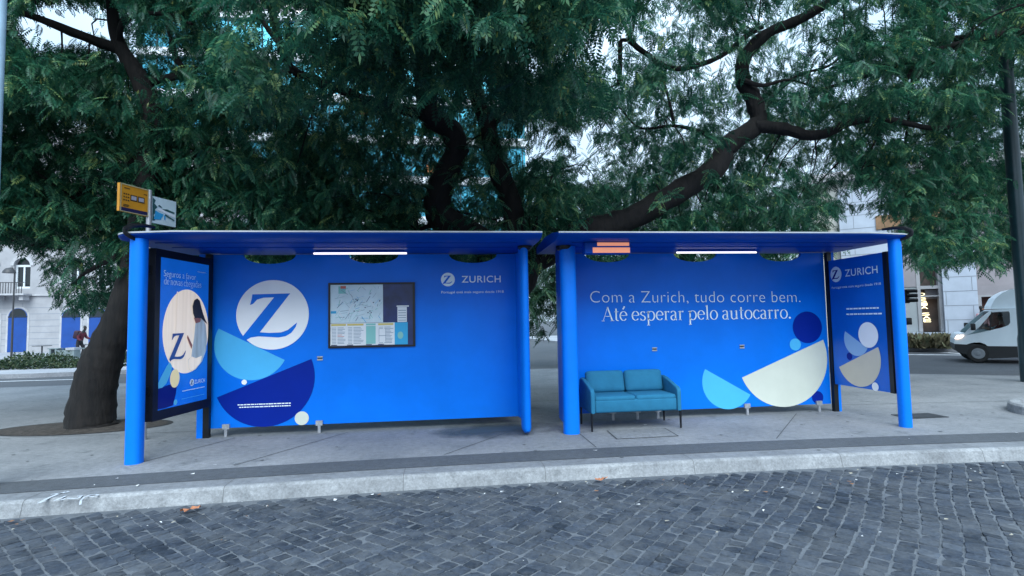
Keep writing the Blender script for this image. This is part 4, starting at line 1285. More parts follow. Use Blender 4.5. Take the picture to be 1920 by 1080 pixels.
M['greypanel'] = mat('grey_green_panel', (.30, .33, .35), .6, var=.06, vscale=2)
M['slab'] = mat('white_stone_cladding', (.42, .47, .56), .7, var=.07, vscale=1.5)
M['brown'] = mat('dim_shop_interior', (.035, .028, .027), .6, col2=(.13, .085, .07), vscale=1.3)
M['cream_wall'] = mat('cream_render', (.58, .57, .53), .7, var=.05, vscale=2)
M['ochre'] = mat('ochre_panel', (.26, .15, .08), .7, var=.25, vscale=2)
mb = MB(); RB(mb, uL, uR, 0, ztopR-.4, -12, -.6); mb.build('body', M['pinkstone'], rb)
mb = MB(); RB(mb, uL-.3, uR, ztopR-.4, ztopR, -12, .5); mb.build('cornice', M['stone2'], rb)
mb = MB(); RB(mb, uL, ru_of(1583), 0, ztopR-.4, -.599, .0); RB(mb, ru_of(1583), ru_of(1686), rz_of(1640, 350)-.5, ztopR-.4, -.599, -.02); mb.build('upper_wall', M['cream_wall'], rb)
def pier(p0, p1, z1, w1_, joints=True):
    u0, u1 = ru_of(p0), ru_of(p1)
    mb = MB(); RB(mb, u0, u1, 0, z1, -.599, w1_); o = mb.build('stone_pier', M['slab'], rb)
    if joints:
        mb = MB(); z = .55
        while z < z1-.2:
            RB(mb, u0, u1, z, z+.022, w1_+.001, w1_+.006); z += .62
        for k in range(int(z1/.62)):
            RB(mb, (u0+u1)/2+(.4 if k % 2 else -.5), (u0+u1)/2+(.42 if k % 2 else -.48), .585+k*.62, .585+k*.62+.57, w1_+.001, w1_+.005)
        mb.build('pier_joint', M['groove'], o)
pier(1583.5, 1686, rz_of(1640, 350), .25)
pier(1770, 1834, rz_of(1800, 440), .25)
mb = MB(); RB(mb, ru_of(1686.5), ru_of(1721.5), rz_of(1710, 538), rz_of(1710, 440), -.599, .05); mb.build('wall_panel', M['pinkstone'], rb)
mb = MB(); RB(mb, ru_of(1686.5), ru_of(1721.5), .4, rz_of(1710, 538)-.002, -.599, .02); mb.build('wall_panel', M['greypanel'], rb)
mb = MB(); RB(mb, ru_of(1686.5), ru_of(1769.5), 0, rz_of(1745, 623), .051, .35); mb.build('plinth', M['slab'], rb)
def shop(p0, p1, zlo, zhi, warm):
    u0, u1 = ru_of(p0), ru_of(p1)
    mb = MB(); RB(mb, u0, u1, zlo, zhi, -.599, -.45); o = mb.build('shop_window', warm, rb)
    mb = MB()
    RB(mb, u0, u0+.14, zlo, zhi, -.449, .06); RB(mb, u1-.12, u1, zlo, zhi, -.449, .06)
    zm = zlo+(zhi-zlo)*.55
    return o, mb, u0, u1
zlo, zhi = rz_of(1745, 622), rz_of(1745, 440)
o, mb, u0, u1 = shop(1722, 1769.5, zlo, zhi, M['brown'])
za, zb2 = rz_of(1745, 541), rz_of(1745, 536)
RB(mb, u0+.141, u1-.121, rz_of(1745, 541.5), rz_of(1745, 535.5), -.449, .05); RB(mb, u0+.141, u1-.121, rz_of(1745, 556), rz_of(1745, 554), -.449, .0)
mb.build('window_frame', M['stone'], o)
mb = MB(); RB(mb, u0+.35, u1-.121, rz_of(1745, 560), rz_of(1745, 543), -.44, -.3); mb.build('lintel_panel', M['pinkstone'], o)
M['warmsign'] = mat('lit_sign', (.8, .75, .5), .5, emit=(1.0, .86, .52), estr=1.1)
mb = MB()
cx_ = ru_of(1732)
zt_, zb_ = rz_of(1732, 548), rz_of(1732, 603)
hh = (zt_-zb_)/8.6
k = 0
for ch in 'URBAN CAFE'[:0] or 'OSSIA SAE':
    if ch != ' ':
        put_text(mb, ch, lambda u, v, w_: RF(u, v, -.2), cx_-.14+.02*k, cx_+.13+.02*k, zt_-hh*(k+.95)*.98, hh*.86)
    k += 1
mb.build('sign_letters', M['warmsign'], o)
o, mb, u0, u1 = shop(1834.5, 1905, .3, rz_of(1860, 556), mat('reddish_shop_interior', (.05, .015, .012), .6, col2=(.20, .07, .06), vscale=1.2))
mb.build('window_frame', M['stone'], o)
mb = MB(); RB(mb, ru_of(1834.5), uR, rz_of(1860, 556), rz_of(1860, 553), -.599, .05); RB(mb, ru_of(1834.5), uR, rz_of(1860, 553)+.002, rz_of(1860, 535), -.599, -.03, 1); mb.build('fascia', [M['stone'], M['pinkstone']], rb)
mb = MB(); RB(mb, ru_of(1652), ru_of(1700), rz_of(1690, 428), rz_of(1690, 402), .251, .30); mb.build('ochre_band', M['ochre'], rb)
mb = MB(); RB(mb, ru_of(1720), ru_of(1800), rz_of(1760, 420), rz_of(1760, 388), .001, .05); mb.build('ochre_band', M['ochre'], rb)
mb = MB(); RB(mb, ru_of(1556), ru_of(1580), rz_of(1570, 402), rz_of(1570, 388), .001, .05); mb.build('glass_canopy', M['tealglass'], rb)

# a bank of dry planting at the foot of the right building, green hedge on the left
def leaf_cloud(name, pts, size, material, label, cat, kind=None, seed=3, parent=None, upright=False):
    g_ = np.random.default_rng(seed)
    n = len(pts); c = np.array(pts, float)
    d = g_.normal(size=(n, 3)); 
    if upright: d[:, 2] = np.abs(d[:, 2])+1.2
    d /= np.linalg.norm(d, axis=1)[:, None]
    s_ = np.cross(d, g_.normal(size=(n, 3))); s_ /= np.linalg.norm(s_, axis=1)[:, None]
    L = size*g_.uniform(.6, 1.4, n)[:, None]
    V = np.stack([c, c+d*L*.5+s_*L*.2, c+d*L, c+d*L*.5-s_*L*.2], 1).reshape(-1, 3)
    return quads(name, V, g_.uniform(0, 1, n), material, label, cat, kind, parent)
def quads(name, V, tint, material, label=None, cat=None, kind=None, parent=None, midx=None):
    n = len(V)//4
    me = bpy.data.meshes.new(name)
    me.vertices.add(len(V)); me.vertices.foreach_set('co', np.asarray(V, np.float32).ravel())
    me.loops.add(len(V)); me.loops.foreach_set('vertex_index', np.arange(len(V), dtype=np.int32))
    me.polygons.add(n); me.polygons.foreach_set('loop_start', np.arange(0, len(V), 4, dtype=np.int32))
    for m_ in (material if isinstance(material, (list, tuple)) else [material]): me.materials.append(m_)
    if midx is not None: me.polygons.foreach_set('material_index', np.asarray(midx, np.int32))
    me.update(calc_edges=True)
    at = me.attributes.new('tint', 'FLOAT', 'FACE'); at.data.foreach_set('value', np.asarray(tint, np.float32))
    o = bpy.data.objects.new(name, me); COL.objects.link(o)
    if parent is not None:
        o.parent = parent; me.transform(wmat(parent).inverted())
    tag(o, label, cat, None, kind)
    return o
LEAF = [(0.0, (.009, .055, .036)), (0.35, (.019, .106, .062)), (0.62, (.048, .165, .086)), (0.85, (.130, .265, .120)), (1.0, (.27, .37, .13))]
M['leaf'] = attr_mat('dark_feathery_leaf', LEAF, 'tint', rough=.42, trans=.48, spec=.35)
M['leaf_far'] = attr_mat('mid_green_leaf', [(0, (.012, .045, .028)), (.5, (.026, .085, .045)), (1, (.075, .150, .065))], 'tint', rough=.5, trans=.3)
M['pod'] = attr_mat('pale_seed_pod', [(0, (.10, .14, .035)), (.5, (.16, .20, .06)), (1, (.26, .27, .11))], 'tint', rough=.5, trans=.35)
M['hedge'] = attr_mat('hedge_leaf', [(0, (.010, .028, .016)), (.6, (.030, .062, .026)), (1, (.09, .11, .05))], 'tint', rough=.6, trans=.2)
M['drygrass'] = attr_mat('dry_grass', [(0, (.07, .06, .035)), (.6, (.14, .125, .07)), (1, (.10, .12, .07))], 'tint', rough=.8)
r_ = random.Random(4)
pts = []
for i in range(15000):
    x = r_.uniform(-19, -6.6); y = 15.6+r_.uniform(0, 1.7)+(x+19)*.06
    top = .60+.16*math.sin(x*1.9)+.10*math.sin(x*4.3+1)+ (.12 if x > -10.5 else 0)
    pts.append((x, y, RZ+.0+abs(r_.random())**.6*top*(1-.5*abs(y-16.5-(x+19)*.06)/1.0)))
leaf_cloud('hedge', pts, .13, M['hedge'], 'low ragged green hedge along the far pavement left of the leaning tree', 'hedge', None, 5)
pts = []
for i in range(2600):
    u = r_.uniform(ru_of(1688), ru_of(1768)); w_ = r_.uniform(.5, 1.9)
    p = Vector(RF(u, 0, w_)); pts.append((p.x, p.y, r_.uniform(-.02, .26)))
leaf_cloud('dry_grass_strip', pts, .34, M['drygrass'], 'strip of dry brown grass at the foot of the right building', 'grass', 'stuff', 6, upright=True)

# ------------------------------------------------------------------ cafe terrace on the left, seen past the trunk
M['tabletop'] = mat('dark_table_top', (.05, .055, .06), .5)
M['terrace'] = mat('grey_green_slats', (.16, .20, .21), .6, var=.15, vscale=4)
M['whiteplastic'] = mat('white_plastic', (.70, .73, .76), .5)
TYD = 26.0
def cafe_table(px_, py_, lab):
    c = atY(px_, py_, TYD); t = empty('cafe_table', (c.x, TYD, RZ), lab, 'table', 'tables of the terrace')
    h = c.z
    mb = MB(); mb.lathe([(.02, h-.03), (.42, h-.03), (.43, h-.01), (.42, h), (.02, h)], 20, M=Matrix.Translation((c.x, TYD, 0))); mb.build('table_top', M['tabletop'], t, smooth=True)
    mb = MB(); mb.lathe([(.24, RZ), (.24, RZ+.03), (.05, RZ+.06), (.035, RZ+.1), (.035, h-.03)], 16, M=Matrix.Translation((c.x, TYD, 0))); mb.build('pedestal', M['tabletop'], t, smooth=True)
cafe_table(79, 648, 'dark round café table in front of the white wall, left of the grey bench')
cafe_table(158, 646, 'dark round café table partly hidden behind the walking person')
def bench(px0, px1, py_, lab):
    a_, b_ = atY(px0, py_, TYD-1.2), atY(px1, py_, TYD-1.2)
    y = TYD-1.2; t = empty('bench', ((a_.x+b_.x)/2, y, RZ), lab, 'bench', 'benches of the terrace')
    mb = MB()
    for k in range(4): mb.box(a_.x, b_.x, y-.22+k*.12, y-.12+k*.12, a_.z-.04, a_.z)
    mb.build('seat', M['terrace'], t)
    for x in (a_.x+.12, b_.x-.12):
        mb = MB(); mb.box(x-.04, x+.04, y-.2, y+.2, RZ, a_.z-.041); mb.build('leg', M['terrace'], t)
bench(94, 114, 653, 'short grey-green bench left of the planter box behind the hedge')
bench(158, 172, 652, 'grey-green bench mostly hidden by the leaning trunk')
a_, b_ = atY(113, 652, TYD-2), atY(146, 665, TYD-2)
pb = empty('planter_box', ((a_.x+b_.x)/2, TYD-2, RZ), 'grey-green planter box in front of the person in dark red', 'planter')
mb = MB(); mb.box(a_.x, b_.x, TYD-2.3, TYD-1.8, RZ, a_.z-.12); mb.build('box', M['terrace'], pb)
mb = MB(); mb.box(a_.x+.45, b_.x+.03, TYD-2.33, TYD-1.77, a_.z-.119, a_.z); mb.build('rim', M['steel'], pb)
pts = []
for i in range(500): pts.append((r_.uniform(a_.x+.2, b_.x-.1), TYD-2.1+r_.uniform(-.2, .2), a_.z-.13+r_.uniform(-.04, .02)))
leaf_cloud('plants', pts, .10, M['hedge'], None, None, None, 8, parent=pb)
# classic street lamp before the left building
c = atY(24, 600, 24.0)
sl = empty('street_lamp', (c.x, 24.0, RZ), 'thin dark street lamp with a bell-shaped shade before the white building', 'street lamp')
zt_ = atY(24, 503, 24).z
mb = MB(); mb.tube([(c.x, 24, RZ), (c.x, 24, zt_-.1)], [.05, .03], 10); mb.build('post', M['iron'], sl, smooth=True)
mb = MB(); mb.tube([(c.x, 24, zt_-.12), (c.x-.1, 24, zt_+.03), (c.x-.25, 24, zt_+.02)], .025, 8); mb.build('arm', M['iron'], sl, smooth=True)
mb = MB(); mb.lathe([(.03, zt_+.03), (.14, zt_+.0), (.24, zt_-.12), (.28, zt_-.24), (.25, zt_-.235), (.10, zt_-.2)], 18, M=Matrix.Translation((c.x-.25, 24, 0))); mb.build('lamp_shade', M['iron'], sl, smooth=True)

# traffic light, mostly hidden by the rightmost blue post
tp = atY(1694, 600, 9.0)
tl = empty('traffic_light', (tp.x, 9.0, 0), 'black traffic light peeping out behind the rightmost blue post', 'traffic light')
mb = MB(); mb.tube([(tp.x, 9, 0), (tp.x, 9, 2.5)], .055, 12); mb.build('pole', M['black'], tl, smooth=True)
z1, z0 = atY(1694, 543, 9).z, atY(1694, 569, 9).z
mb = MB(); mb.rbox(tp.x-.12, tp.x+.10, 8.80, 8.94, z0, z1, .03); hd_ = mb.build('signal_head', M['black'], tl, smooth=True)
for i in range(3):
    z = z1-(z1-z0)*(i+.5)/3
    mb = MB(); mb.tube([(tp.x+.02, 8.80, z+.02), (tp.x+.10, 8.66, z+.015), (tp.x+.17, 8.60, z+.01)], [.065, .06, .05], 12); mb.build('visor', M['black'], hd_, smooth=True)
z1, z0 = atY(1694, 596, 9).z, atY(1694, 609, 9).z
mb = MB(); mb.rbox(tp.x-.08, tp.x+.14, 8.82, 8.94, z0, z1, .025); mb.build('pedestrian_signal', M['black'], tl, smooth=True)

# ------------------------------------------------------------------ people
def skin_person(name, V, E_, Rr, m, label, loc, lvl=2, group=None):
    me = bpy.data.meshes.new(name); me.from_pydata(V, E_, [])
    o = bpy.data.objects.new(name, me); COL.objects.link(o)
    sm = o.modifiers.new('skin', 'SKIN'); sm.use_smooth_shade = True
    for v_, rr in zip(me.skin_vertices[0].data, Rr):
        v_.radius = rr if hasattr(rr, '__len__') else (rr, rr)
    me.skin_vertices[0].data[0].use_root = True
    ss = o.modifiers.new('sub', 'SUBSURF'); ss.levels = ss.render_levels = lvl
    dg = bpy.context.evaluated_depsgraph_get(); ev = o.evaluated_get(dg)
    m2 = bpy.data.meshes.new_from_object(ev)
    o.modifiers.clear(); o.data = m2
    m2.materials.clear()
    m2.materials.append(m)
    o.location = loc
    return tag(o, label, 'person', group)
M['skin'] = mat('skin', (.36, .17, .11), .5)
M['redcoat'] = mat('dark_red_jacket', (.085, .006, .020), .8, var=.2, vscale=9)
M['trousers'] = mat('dark_trousers', (.008, .009, .013), .8)
M['hair'] = mat('dark_hair', (.010, .008, .008), .6)
wp = atY(148, 668, 25.2)
# walking to the right, leaning forward, a pack on the back
V = [(0, 0, .93), (.05, 0, 1.12), (.13, 0, 1.32), (.18, 0, 1.44), (.23, 0, 1.53), (.27, 0, 1.63), (.28, 0, 1.72),
     (.02, .09, .90), (.16, .10, .52), (.02, .10, .12), (.12, .10, .05), (-.02, -.09, .90), (-.02, -.10, .50), (-.30, -.10, .22), (-.27, -.10, .10),
     (.14, .19, 1.38), (.20, .24, 1.14), (.40, .22, 1.08), (.48, .21, 1.09), (.14, -.19, 1.38), (.06, -.25, 1.12), (.24, -.25, .98), (.31, -.25, .96)]
E_ = [(0,1),(1,2),(2,3),(3,4),(4,5),(5,6),(0,7),(7,8),(8,9),(9,10),(0,11),(11,12),(12,13),(13,14),(2,15),(15,16),(16,17),(17,18),(2,19),(19,20),(20,21),(21,22)]
Rr = [(.15,.12),(.14,.12),(.17,.13),(.10,.09),.055,(.085,.08),.075,.095,.07,.05,.04,.095,.07,.05,.04,.065,.05,.04,.035,.065,.05,.04,.035]
ps = skin_person('person', V, E_, Rr, M['trousers'], 'person in a dark red jacket with a backpack walking past the blue arched doors', (wp.x, 25.2, RZ))
def skin_part(name, V, E_, Rr, m, parent, lvl=2):
    o = skin_person(name, V, E_, Rr, m, None, (0, 0, 0), lvl); o.parent = parent
    del o['category']
    return o
jr = lambda q_: (q_[0]+.016, q_[1]+.016) if hasattr(q_, '__len__') else q_+.014
JV = [(0, 0, .90)]+V[1:4]+[V[15], V[16], V[17], V[19], V[20], V[21]]
skin_part('jacket', JV, [(0,1),(1,2),(2,3),(2,4),(4,5),(5,6),(2,7),(7,8),(8,9)], [jr(Rr[0]), jr(Rr[1]), jr(Rr[2]), jr(Rr[3]), .08, .066, .052, .08, .066, .052], M['redcoat'], ps)
skin_part('face', [(.28, 0, 1.60), (.295, 0, 1.67)], [(0,1)], [(.07,.075), (.07,.075)], M['skin'], ps, 1)
skin_part('hair', [(.245, 0, 1.63), (.255, 0, 1.73), (.29, 0, 1.765)], [(0,1),(1,2)], [.085, .09, .07], M['hair'], ps)
mb = MB(); mb.rbox(-.30, -.04, -.17, .17, 1.02, 1.46, .08, M=Matrix.Rotation(R(12), 4, 'Y') @ Matrix.Translation((-.21, 0, .02)), seg=3)
bp_ = mb.build('backpack', mat('dark_backpack', (.020, .004, .016), .7), smooth=True); bp_.parent = ps

# ------------------------------------------------------------------ white truck turning in from the right
vb = gnd(1829, 676, RZ)
vd = Vector((vb.x-CAM.x, vb.y-CAM.y, 0)).normalized()
hd2 = Vector((-vd.y, vd.x, 0))                                # heading: square to the line of sight, nose to the left
ang = math.atan2(hd2.y, hd2.x)+R(5)
truck = empty('delivery_truck', (0, 0, 0), 'white delivery truck with roof wind deflector, headlights on, entering from the right', 'truck')
K = math.hypot(vb.x-CAM.x, vb.y-CAM.y)/FPX/6.964*(1/math.cos(math.atan((1837-960)/FPX)))*math.cos(math.atan((1837-960)/FPX))
K = ((vb-CAM).dot(_f))/FPX/6.964*.95
sxy = lambda X, Y: ((380-X)*K/1.24, (985-Y)*K)                # local: +x forward, z up; wheel centre at X=380
M['truckwhite'] = mat('white_truck_paint', (.66, .74, .80), .35, coat=.3, var=.03, vscale=3)
M['truckblack'] = mat('black_plastic', (.008, .010, .013), .55)
M['tyre'] = mat('tyre_rubber', (.010, .010, .012), .8)
M['hub'] = mat('wheel_hub', (.22, .24, .27), .45, .4)
M['cabglass'] = mat('cab_glass', (.010, .022, .026), .05, spec=.6)
HW = .92
body = [sxy(*p) for p in ((88, 742), (92, 670), (125, 612), (230, 596), (330, 500), (440, 405), (560, 310), (600, 292), (800, 286), (932, 288), (938, 768), (505, 768), (470, 740), (420, 722), (340, 722), (270, 738), (240, 750))]
win = [sxy(*p) for p in ((236, 628), (330, 590), (420, 515), (520, 405), (585, 328), (790, 318), (800, 340), (798, 465), (775, 497), (700, 527), (560, 560), (400, 596))]
mb = MB()
T3 = lambda y: (lambda u, v, w_: (u, y+w_, v))
mb.slab([body, list(reversed(win))], T3(HW-.06), .06)
mb.slab([body, list(reversed(win))], T3(-HW), .06)
n_ = len(body)
vs = [(x, -HW+.06, z) for x, z in body]+[(x, HW-.06, z) for x, z in body]
fs = []
for i in range(n_):
    if i in (3, 4, 5): continue                               # windscreen opening
    fs.append((i, (i+1) % n_, n_+(i+1) % n_, n_+i))
mb.add(vs, fs)
cab = mb.build('cab', M['truckwhite'], truck)
mb = MB(); p3, p6 = body[3], body[6]
mb.add([(p3[0], -HW+.07, p3[1]), (body[4][0], -HW+.07, body[4][1]), (body[5][0], -HW+.07, body[5][1]), (p6[0], -HW+.07, p6[1]), (p6[0], HW-.07, p6[1]), (body[5][0], HW-.07, body[5][1]), (body[4][0], HW-.07, body[4][1]), (p3[0], HW-.07, p3[1])], [(0, 1, 6, 7), (1, 2, 5, 6), (2, 3, 4, 5)])
M['clearglass'] = bpy.data.materials.new('clear_glass'); M['clearglass'].use_nodes = True
t_ = M['clearglass'].node_tree; pr_ = t_.nodes['Principled BSDF']; pr_.inputs['Roughness'].default_value = .03
tr_ = t_.nodes.new('ShaderNodeBsdfTransparent'); tr_.inputs[0].default_value = (.45, .55, .56, 1); gl_ = t_.nodes.new('ShaderNodeBsdfGlossy'); gl_.inputs['Roughness'].default_value = .03
mx_ = t_.nodes.new('ShaderNodeMixShader'); mx_.inputs[0].default_value = .10
t_.links.new(tr_.outputs[0], mx_.inputs[1]); t_.links.new(gl_.outputs[0], mx_.inputs[2]); t_.links.new(mx_.outputs[0], t_.nodes['Material Output'].inputs['Surface'])
mb.build('windscreen', M['clearglass'], truck)
for sy in (-1, 1):
    mb = MB(); mb.flat([win], lambda u, v, w_: (u, sy*(HW-.03), v)); sw = mb.build('side_window', M['clearglass'], truck)
    mb = MB(); a_, b_ = sxy(575, 320), sxy(560, 565)
    mb.add([(a_[0], sy*(HW+.002), a_[1]), (a_[0]-.02, sy*(HW+.002), a_[1]), (b_[0]+.01, sy*(HW+.002), b_[1]), (b_[0]+.05, sy*(HW+.002), b_[1])], [(0, 1, 2, 3)]); mb.build('window_bar', M['truckblack'], sw)
mb = MB(); zf = sxy(0, 768)[1]; a_ = sxy(935, 768)[0]; b_ = sxy(300, 768)[0]
mb.box(a_, b_, -HW+.08, HW-.08, zf+.02, zf+.05); mb.box(a_+.01, a_+.06, -HW+.07, HW-.07, zf, sxy(0, 300)[1])
mb.build('cab_interior', M['truckblack'], truck)
mb = MB()
low = [sxy(*p) for p in ((88, 744), (240, 752), (300, 735), (500, 770), (936, 770), (936, 905), (540, 930), (250, 885), (130, 858), (92, 812), (84, 790))]
mb.slab([low], T3(-HW-.004), .10); mb.slab([low], T3(HW-.096), .10)
lo2 = [sxy(*p) for p in ((86, 744), (230, 744), (230, 870), (130, 856), (90, 810))]
mb.slab([lo2], T3(-HW+.0965), 2*HW-.193)
mb.build('lower_cladding', M['truckblack'], truck)
mb = MB()
df = [sxy(*p) for p in ((578, 284), (590, 240), (650, 140), (730, 80), (820, 40), (925, 20), (932, 284))]
dl = [(x, z) for x, z in df]; nn_ = len(df)
vs = [(x, -HW+.10+.0*z, z) for x, z in df]+[(x, HW-.10, z) for x, z in df]
mb.add(vs, [(i, (i+1) % nn_, nn_+(i+1) % nn_, nn_+i) for i in range(nn_)]+[tuple(range(nn_)), tuple(range(2*nn_-1, nn_-1, -1))])
defl = mb.build('wind_deflector', M['truckwhite'], truck)
for yy in (205, 245):
    mb = MB(); a_, b_ = sxy(640+yy*.1, yy), sxy(880, yy-35)
    mb.add([(a_[0], -HW+.095, a_[1]), (b_[0], -HW+.095, b_[1]+.0), (b_[0], -HW+.095, b_[1]-.05), (a_[0], -HW+.095, a_[1]-.03)], [(0, 1, 2, 3)]); mb.build('crease', mat('paint_crease', (.22, .28, .33), .5), defl)
def wheel(X, y):
    c = sxy(X, 868); rr = c[1]
    w_ = empty('wheel', (0, 0, 0), None, None); 
    Mw = Matrix.Translation((c[0], y, rr)) @ Matrix.Rotation(R(90), 4, 'X')
    mb = MB(); mb.lathe([(rr*.58, -.11), (rr*.92, -.11), (rr, -.07), (rr, .07), (rr*.92, .11), (rr*.58, .11)], 32, M=Mw); t_ = mb.build('wheel', M['tyre'], truck, smooth=True)
    bpy.data.objects.remove(w_)
    mb = MB()
    s_ = 1 if y < 0 else -1
    mb.lathe([(rr*.60, .112*s_), (rr*.56, .118*s_), (rr*.50, .06*s_), (rr*.26, .08*s_), (rr*.22, .13*s_), (rr*.05, .135*s_)], 28, M=Mw)
    h_ = mb.build('rim', M['hub'], truck, smooth=True); h_.parent = t_
for X in (380, 1600):
    for y in (-HW+.10, HW-.10): wheel(X, y)
mb = MB(); c = sxy(380, 868)
mb.flat([circ(c[0], c[1]+.02, c[1]*1.22, 36)], lambda u, v, w_: (u, -HW-.0055, v)); mb.build('wheel_arch', M['truckblack'], truck)
mb = MB(); bx0 = sxy(945, 0)[0]
mb.box(bx0-3.6, bx0, -HW-.08, HW+.08, sxy(0, 800)[1], sxy(0, 262)[1]); mb.build('cargo_box', M['truckwhite'], truck)
mb = MB(); mb.box(bx0-3.6, bx0+.2, -.45, .45, .38, sxy(0, 801)[1]); mb.build('chassis', M['truckblack'], truck)
M['headlamp'] = mat('lit_headlamp', (.8, .7, .6), .3, emit=(1.0, .72, .55), estr=1.6)
for sy in (-1, 1):
    mb = MB(); hl = [sxy(*p) for p in ((92, 672), (120, 632), (215, 628), (190, 655), (140, 676))]
    mb.slab([hl], T3(sy*(HW+.003)-.03), .06); mb.build('headlight', M['headlamp'], truck)
    mb = MB(); a_ = sxy(312, 470); b_ = sxy(352, 560)
    mb.rbox(b_[0]-.02, a_[0]+.02, -.09, .09, b_[1], a_[1], .03, M=Matrix.Translation((0, sy*(HW+.14), 0))); mb.build('mirror', M['truckblack'], truck, smooth=True)
mb = MB(); a_, b_ = sxy(800, 590), sxy(850, 660)
mb.rbox(b_[0], a_[0], -HW-.016, -HW+.01, b_[1], a_[1], .006); mb.build('door_handle', M['truckblack'], truck)
mb = MB(); a_ = sxy(590, 660); b_ = sxy(705, 655)
put_text(mb, 'REF', lambda u, v, w_: (-u, -HW-.004, v), -a_[0], -b_[0], a_[1], .085, 0)
a_ = sxy(545, 690); b_ = sxy(750, 685); mb.add([(a_[0], -HW-.004, a_[1]), (b_[0], -HW-.004, b_[1]), (b_[0], -HW-.004, b_[1]-.012), (a_[0], -HW-.004, a_[1]-.012)], [(0, 1, 2, 3)])
mb.build('door_lettering', mat('truck_lettering', (.10, .14, .20), .5), truck)
truck.location = (vb.x, vb.y, RZ); truck.rotation_euler = (0, 0, ang)
TR = Matrix.Translation((vb.x, vb.y, RZ)) @ Matrix.Rotation(ang, 4, 'Z')
# driver, seated, hands on the wheel
hx, hz = sxy(755, 400)
V = [(hx-.05, -.42, hz-.75), (hx-.06, -.42, hz-.48), (hx-.05, -.42, hz-.25), (hx-.03, -.42, hz-.13), (hx, -.42, hz-.02), (hx+.01, -.42, hz+.07),
     (hx-.04, -.62, hz-.27), (hx+.12, -.66, hz-.45), (hx+.38, -.56, hz-.36), (hx+.46, -.52, hz-.33), (hx-.04, -.22, hz-.27), (hx+.12, -.18, hz-.45), (hx+.38, -.28, hz-.36), (hx+.46, -.30, hz-.33),
     (hx+.3, -.52, hz-.78), (hx+.3, -.32, hz-.78)]
E_ = [(0,1),(1,2),(2,3),(3,4),(4,5),(2,6),(6,7),(7,8),(8,9),(2,10),(10,11),(11,12),(12,13),(0,14),(0,15)]
Rr = [(.16,.13),(.15,.12),(.17,.12),.055,(.085,.085),.075,.07,.05,.04,.04,.07,.05,.04,.04,.08,.08]
dv = skin_person('person', V, E_, Rr, M['skin'], 'truck driver in a dark red top seated at the wheel, seen through the side window', (0, 0, 0))
dv.matrix_world = TR
skin_part('shirt', V[:3]+[V[6], V[7], V[10], V[11]], [(0,1),(1,2),(2,3),(3,4),(2,5),(5,6)], [(.175,.145),(.165,.135),(.185,.135),.085,.07,.085,.07], mat('dark_red_top', (.20, .020, .012), .8), dv)
skin_part('hair', [(hx-.03, -.42, hz+.02), (hx-.01, -.42, hz+.10), (hx+.03, -.42, hz+.12)], [(0,1),(1,2)], [.085, .08, .06], M['hair'], dv)
# pedestrian beyond the truck's windscreen, pink top
pp_ = gnd(1846, 652); 
V = [(0, 0, .93), (0, 0, 1.14), (0, 0, 1.33), (0, 0, 1.46), (0, 0, 1.55), (0, 0, 1.66), (0, 0, 1.73), (.09, 0, .90), (.10, .02, .50), (.10, 0, .09), (.10, -.1, .04), (-.09, 0, .90), (-.10, .02, .5), (-.10, 0, .09), (-.1, -.1, .04),
     (.20, 0, 1.39), (.25, .03, 1.12), (.22, -.08, .90), (.21, -.1, .83), (-.20, 0, 1.39), (-.25, .03, 1.12), (-.22, -.08, .90), (-.21, -.1, .83)]
E_ = [(0,1),(1,2),(2,3),(3,4),(4,5),(5,6),(0,7),(7,8),(8,9),(9,10),(0,11),(11,12),(12,13),(13,14),(2,15),(15,16),(16,17),(17,18),(2,19),(19,20),(20,21),(21,22)]
Rr = [(.15,.12),(.13,.11),(.16,.12),(.09,.08),.055,(.085,.08),.075,.09,.07,.05,.04,.09,.07,.05,.04,.065,.05,.04,.035,.065,.05,.04,.035]
p3 = skin_person('person', V, E_, Rr, M['trousers'], 'person in a pink top standing beyond the truck windscreen', (pp_.x, pp_.y, RZ+.11))
JV = [V[0], V[1], V[2], V[3], V[15], V[16], V[17], V[19], V[20], V[21]]
skin_part('top', JV, [(0,1),(1,2),(2,3),(2,4),(4,5),(5,6),(2,7),(7,8),(8,9)], [jr(Rr[0]), jr(Rr[1]), jr(Rr[2]), jr(Rr[3]), .08, .066, .05, .08, .066, .05], mat('pink_top', (.45, .20, .22), .8), p3)
skin_part('face', [(0, -.02, 1.60), (0, -.025, 1.68)], [(0,1)], [(.075,.07), (.075,.07)], M['skin'], p3, 1)
skin_part('hair', [(0, .03, 1.62), (0, .02, 1.73), (0, -.01, 1.76)], [(0,1),(1,2)], [.085, .085, .07], M['hair'], p3)

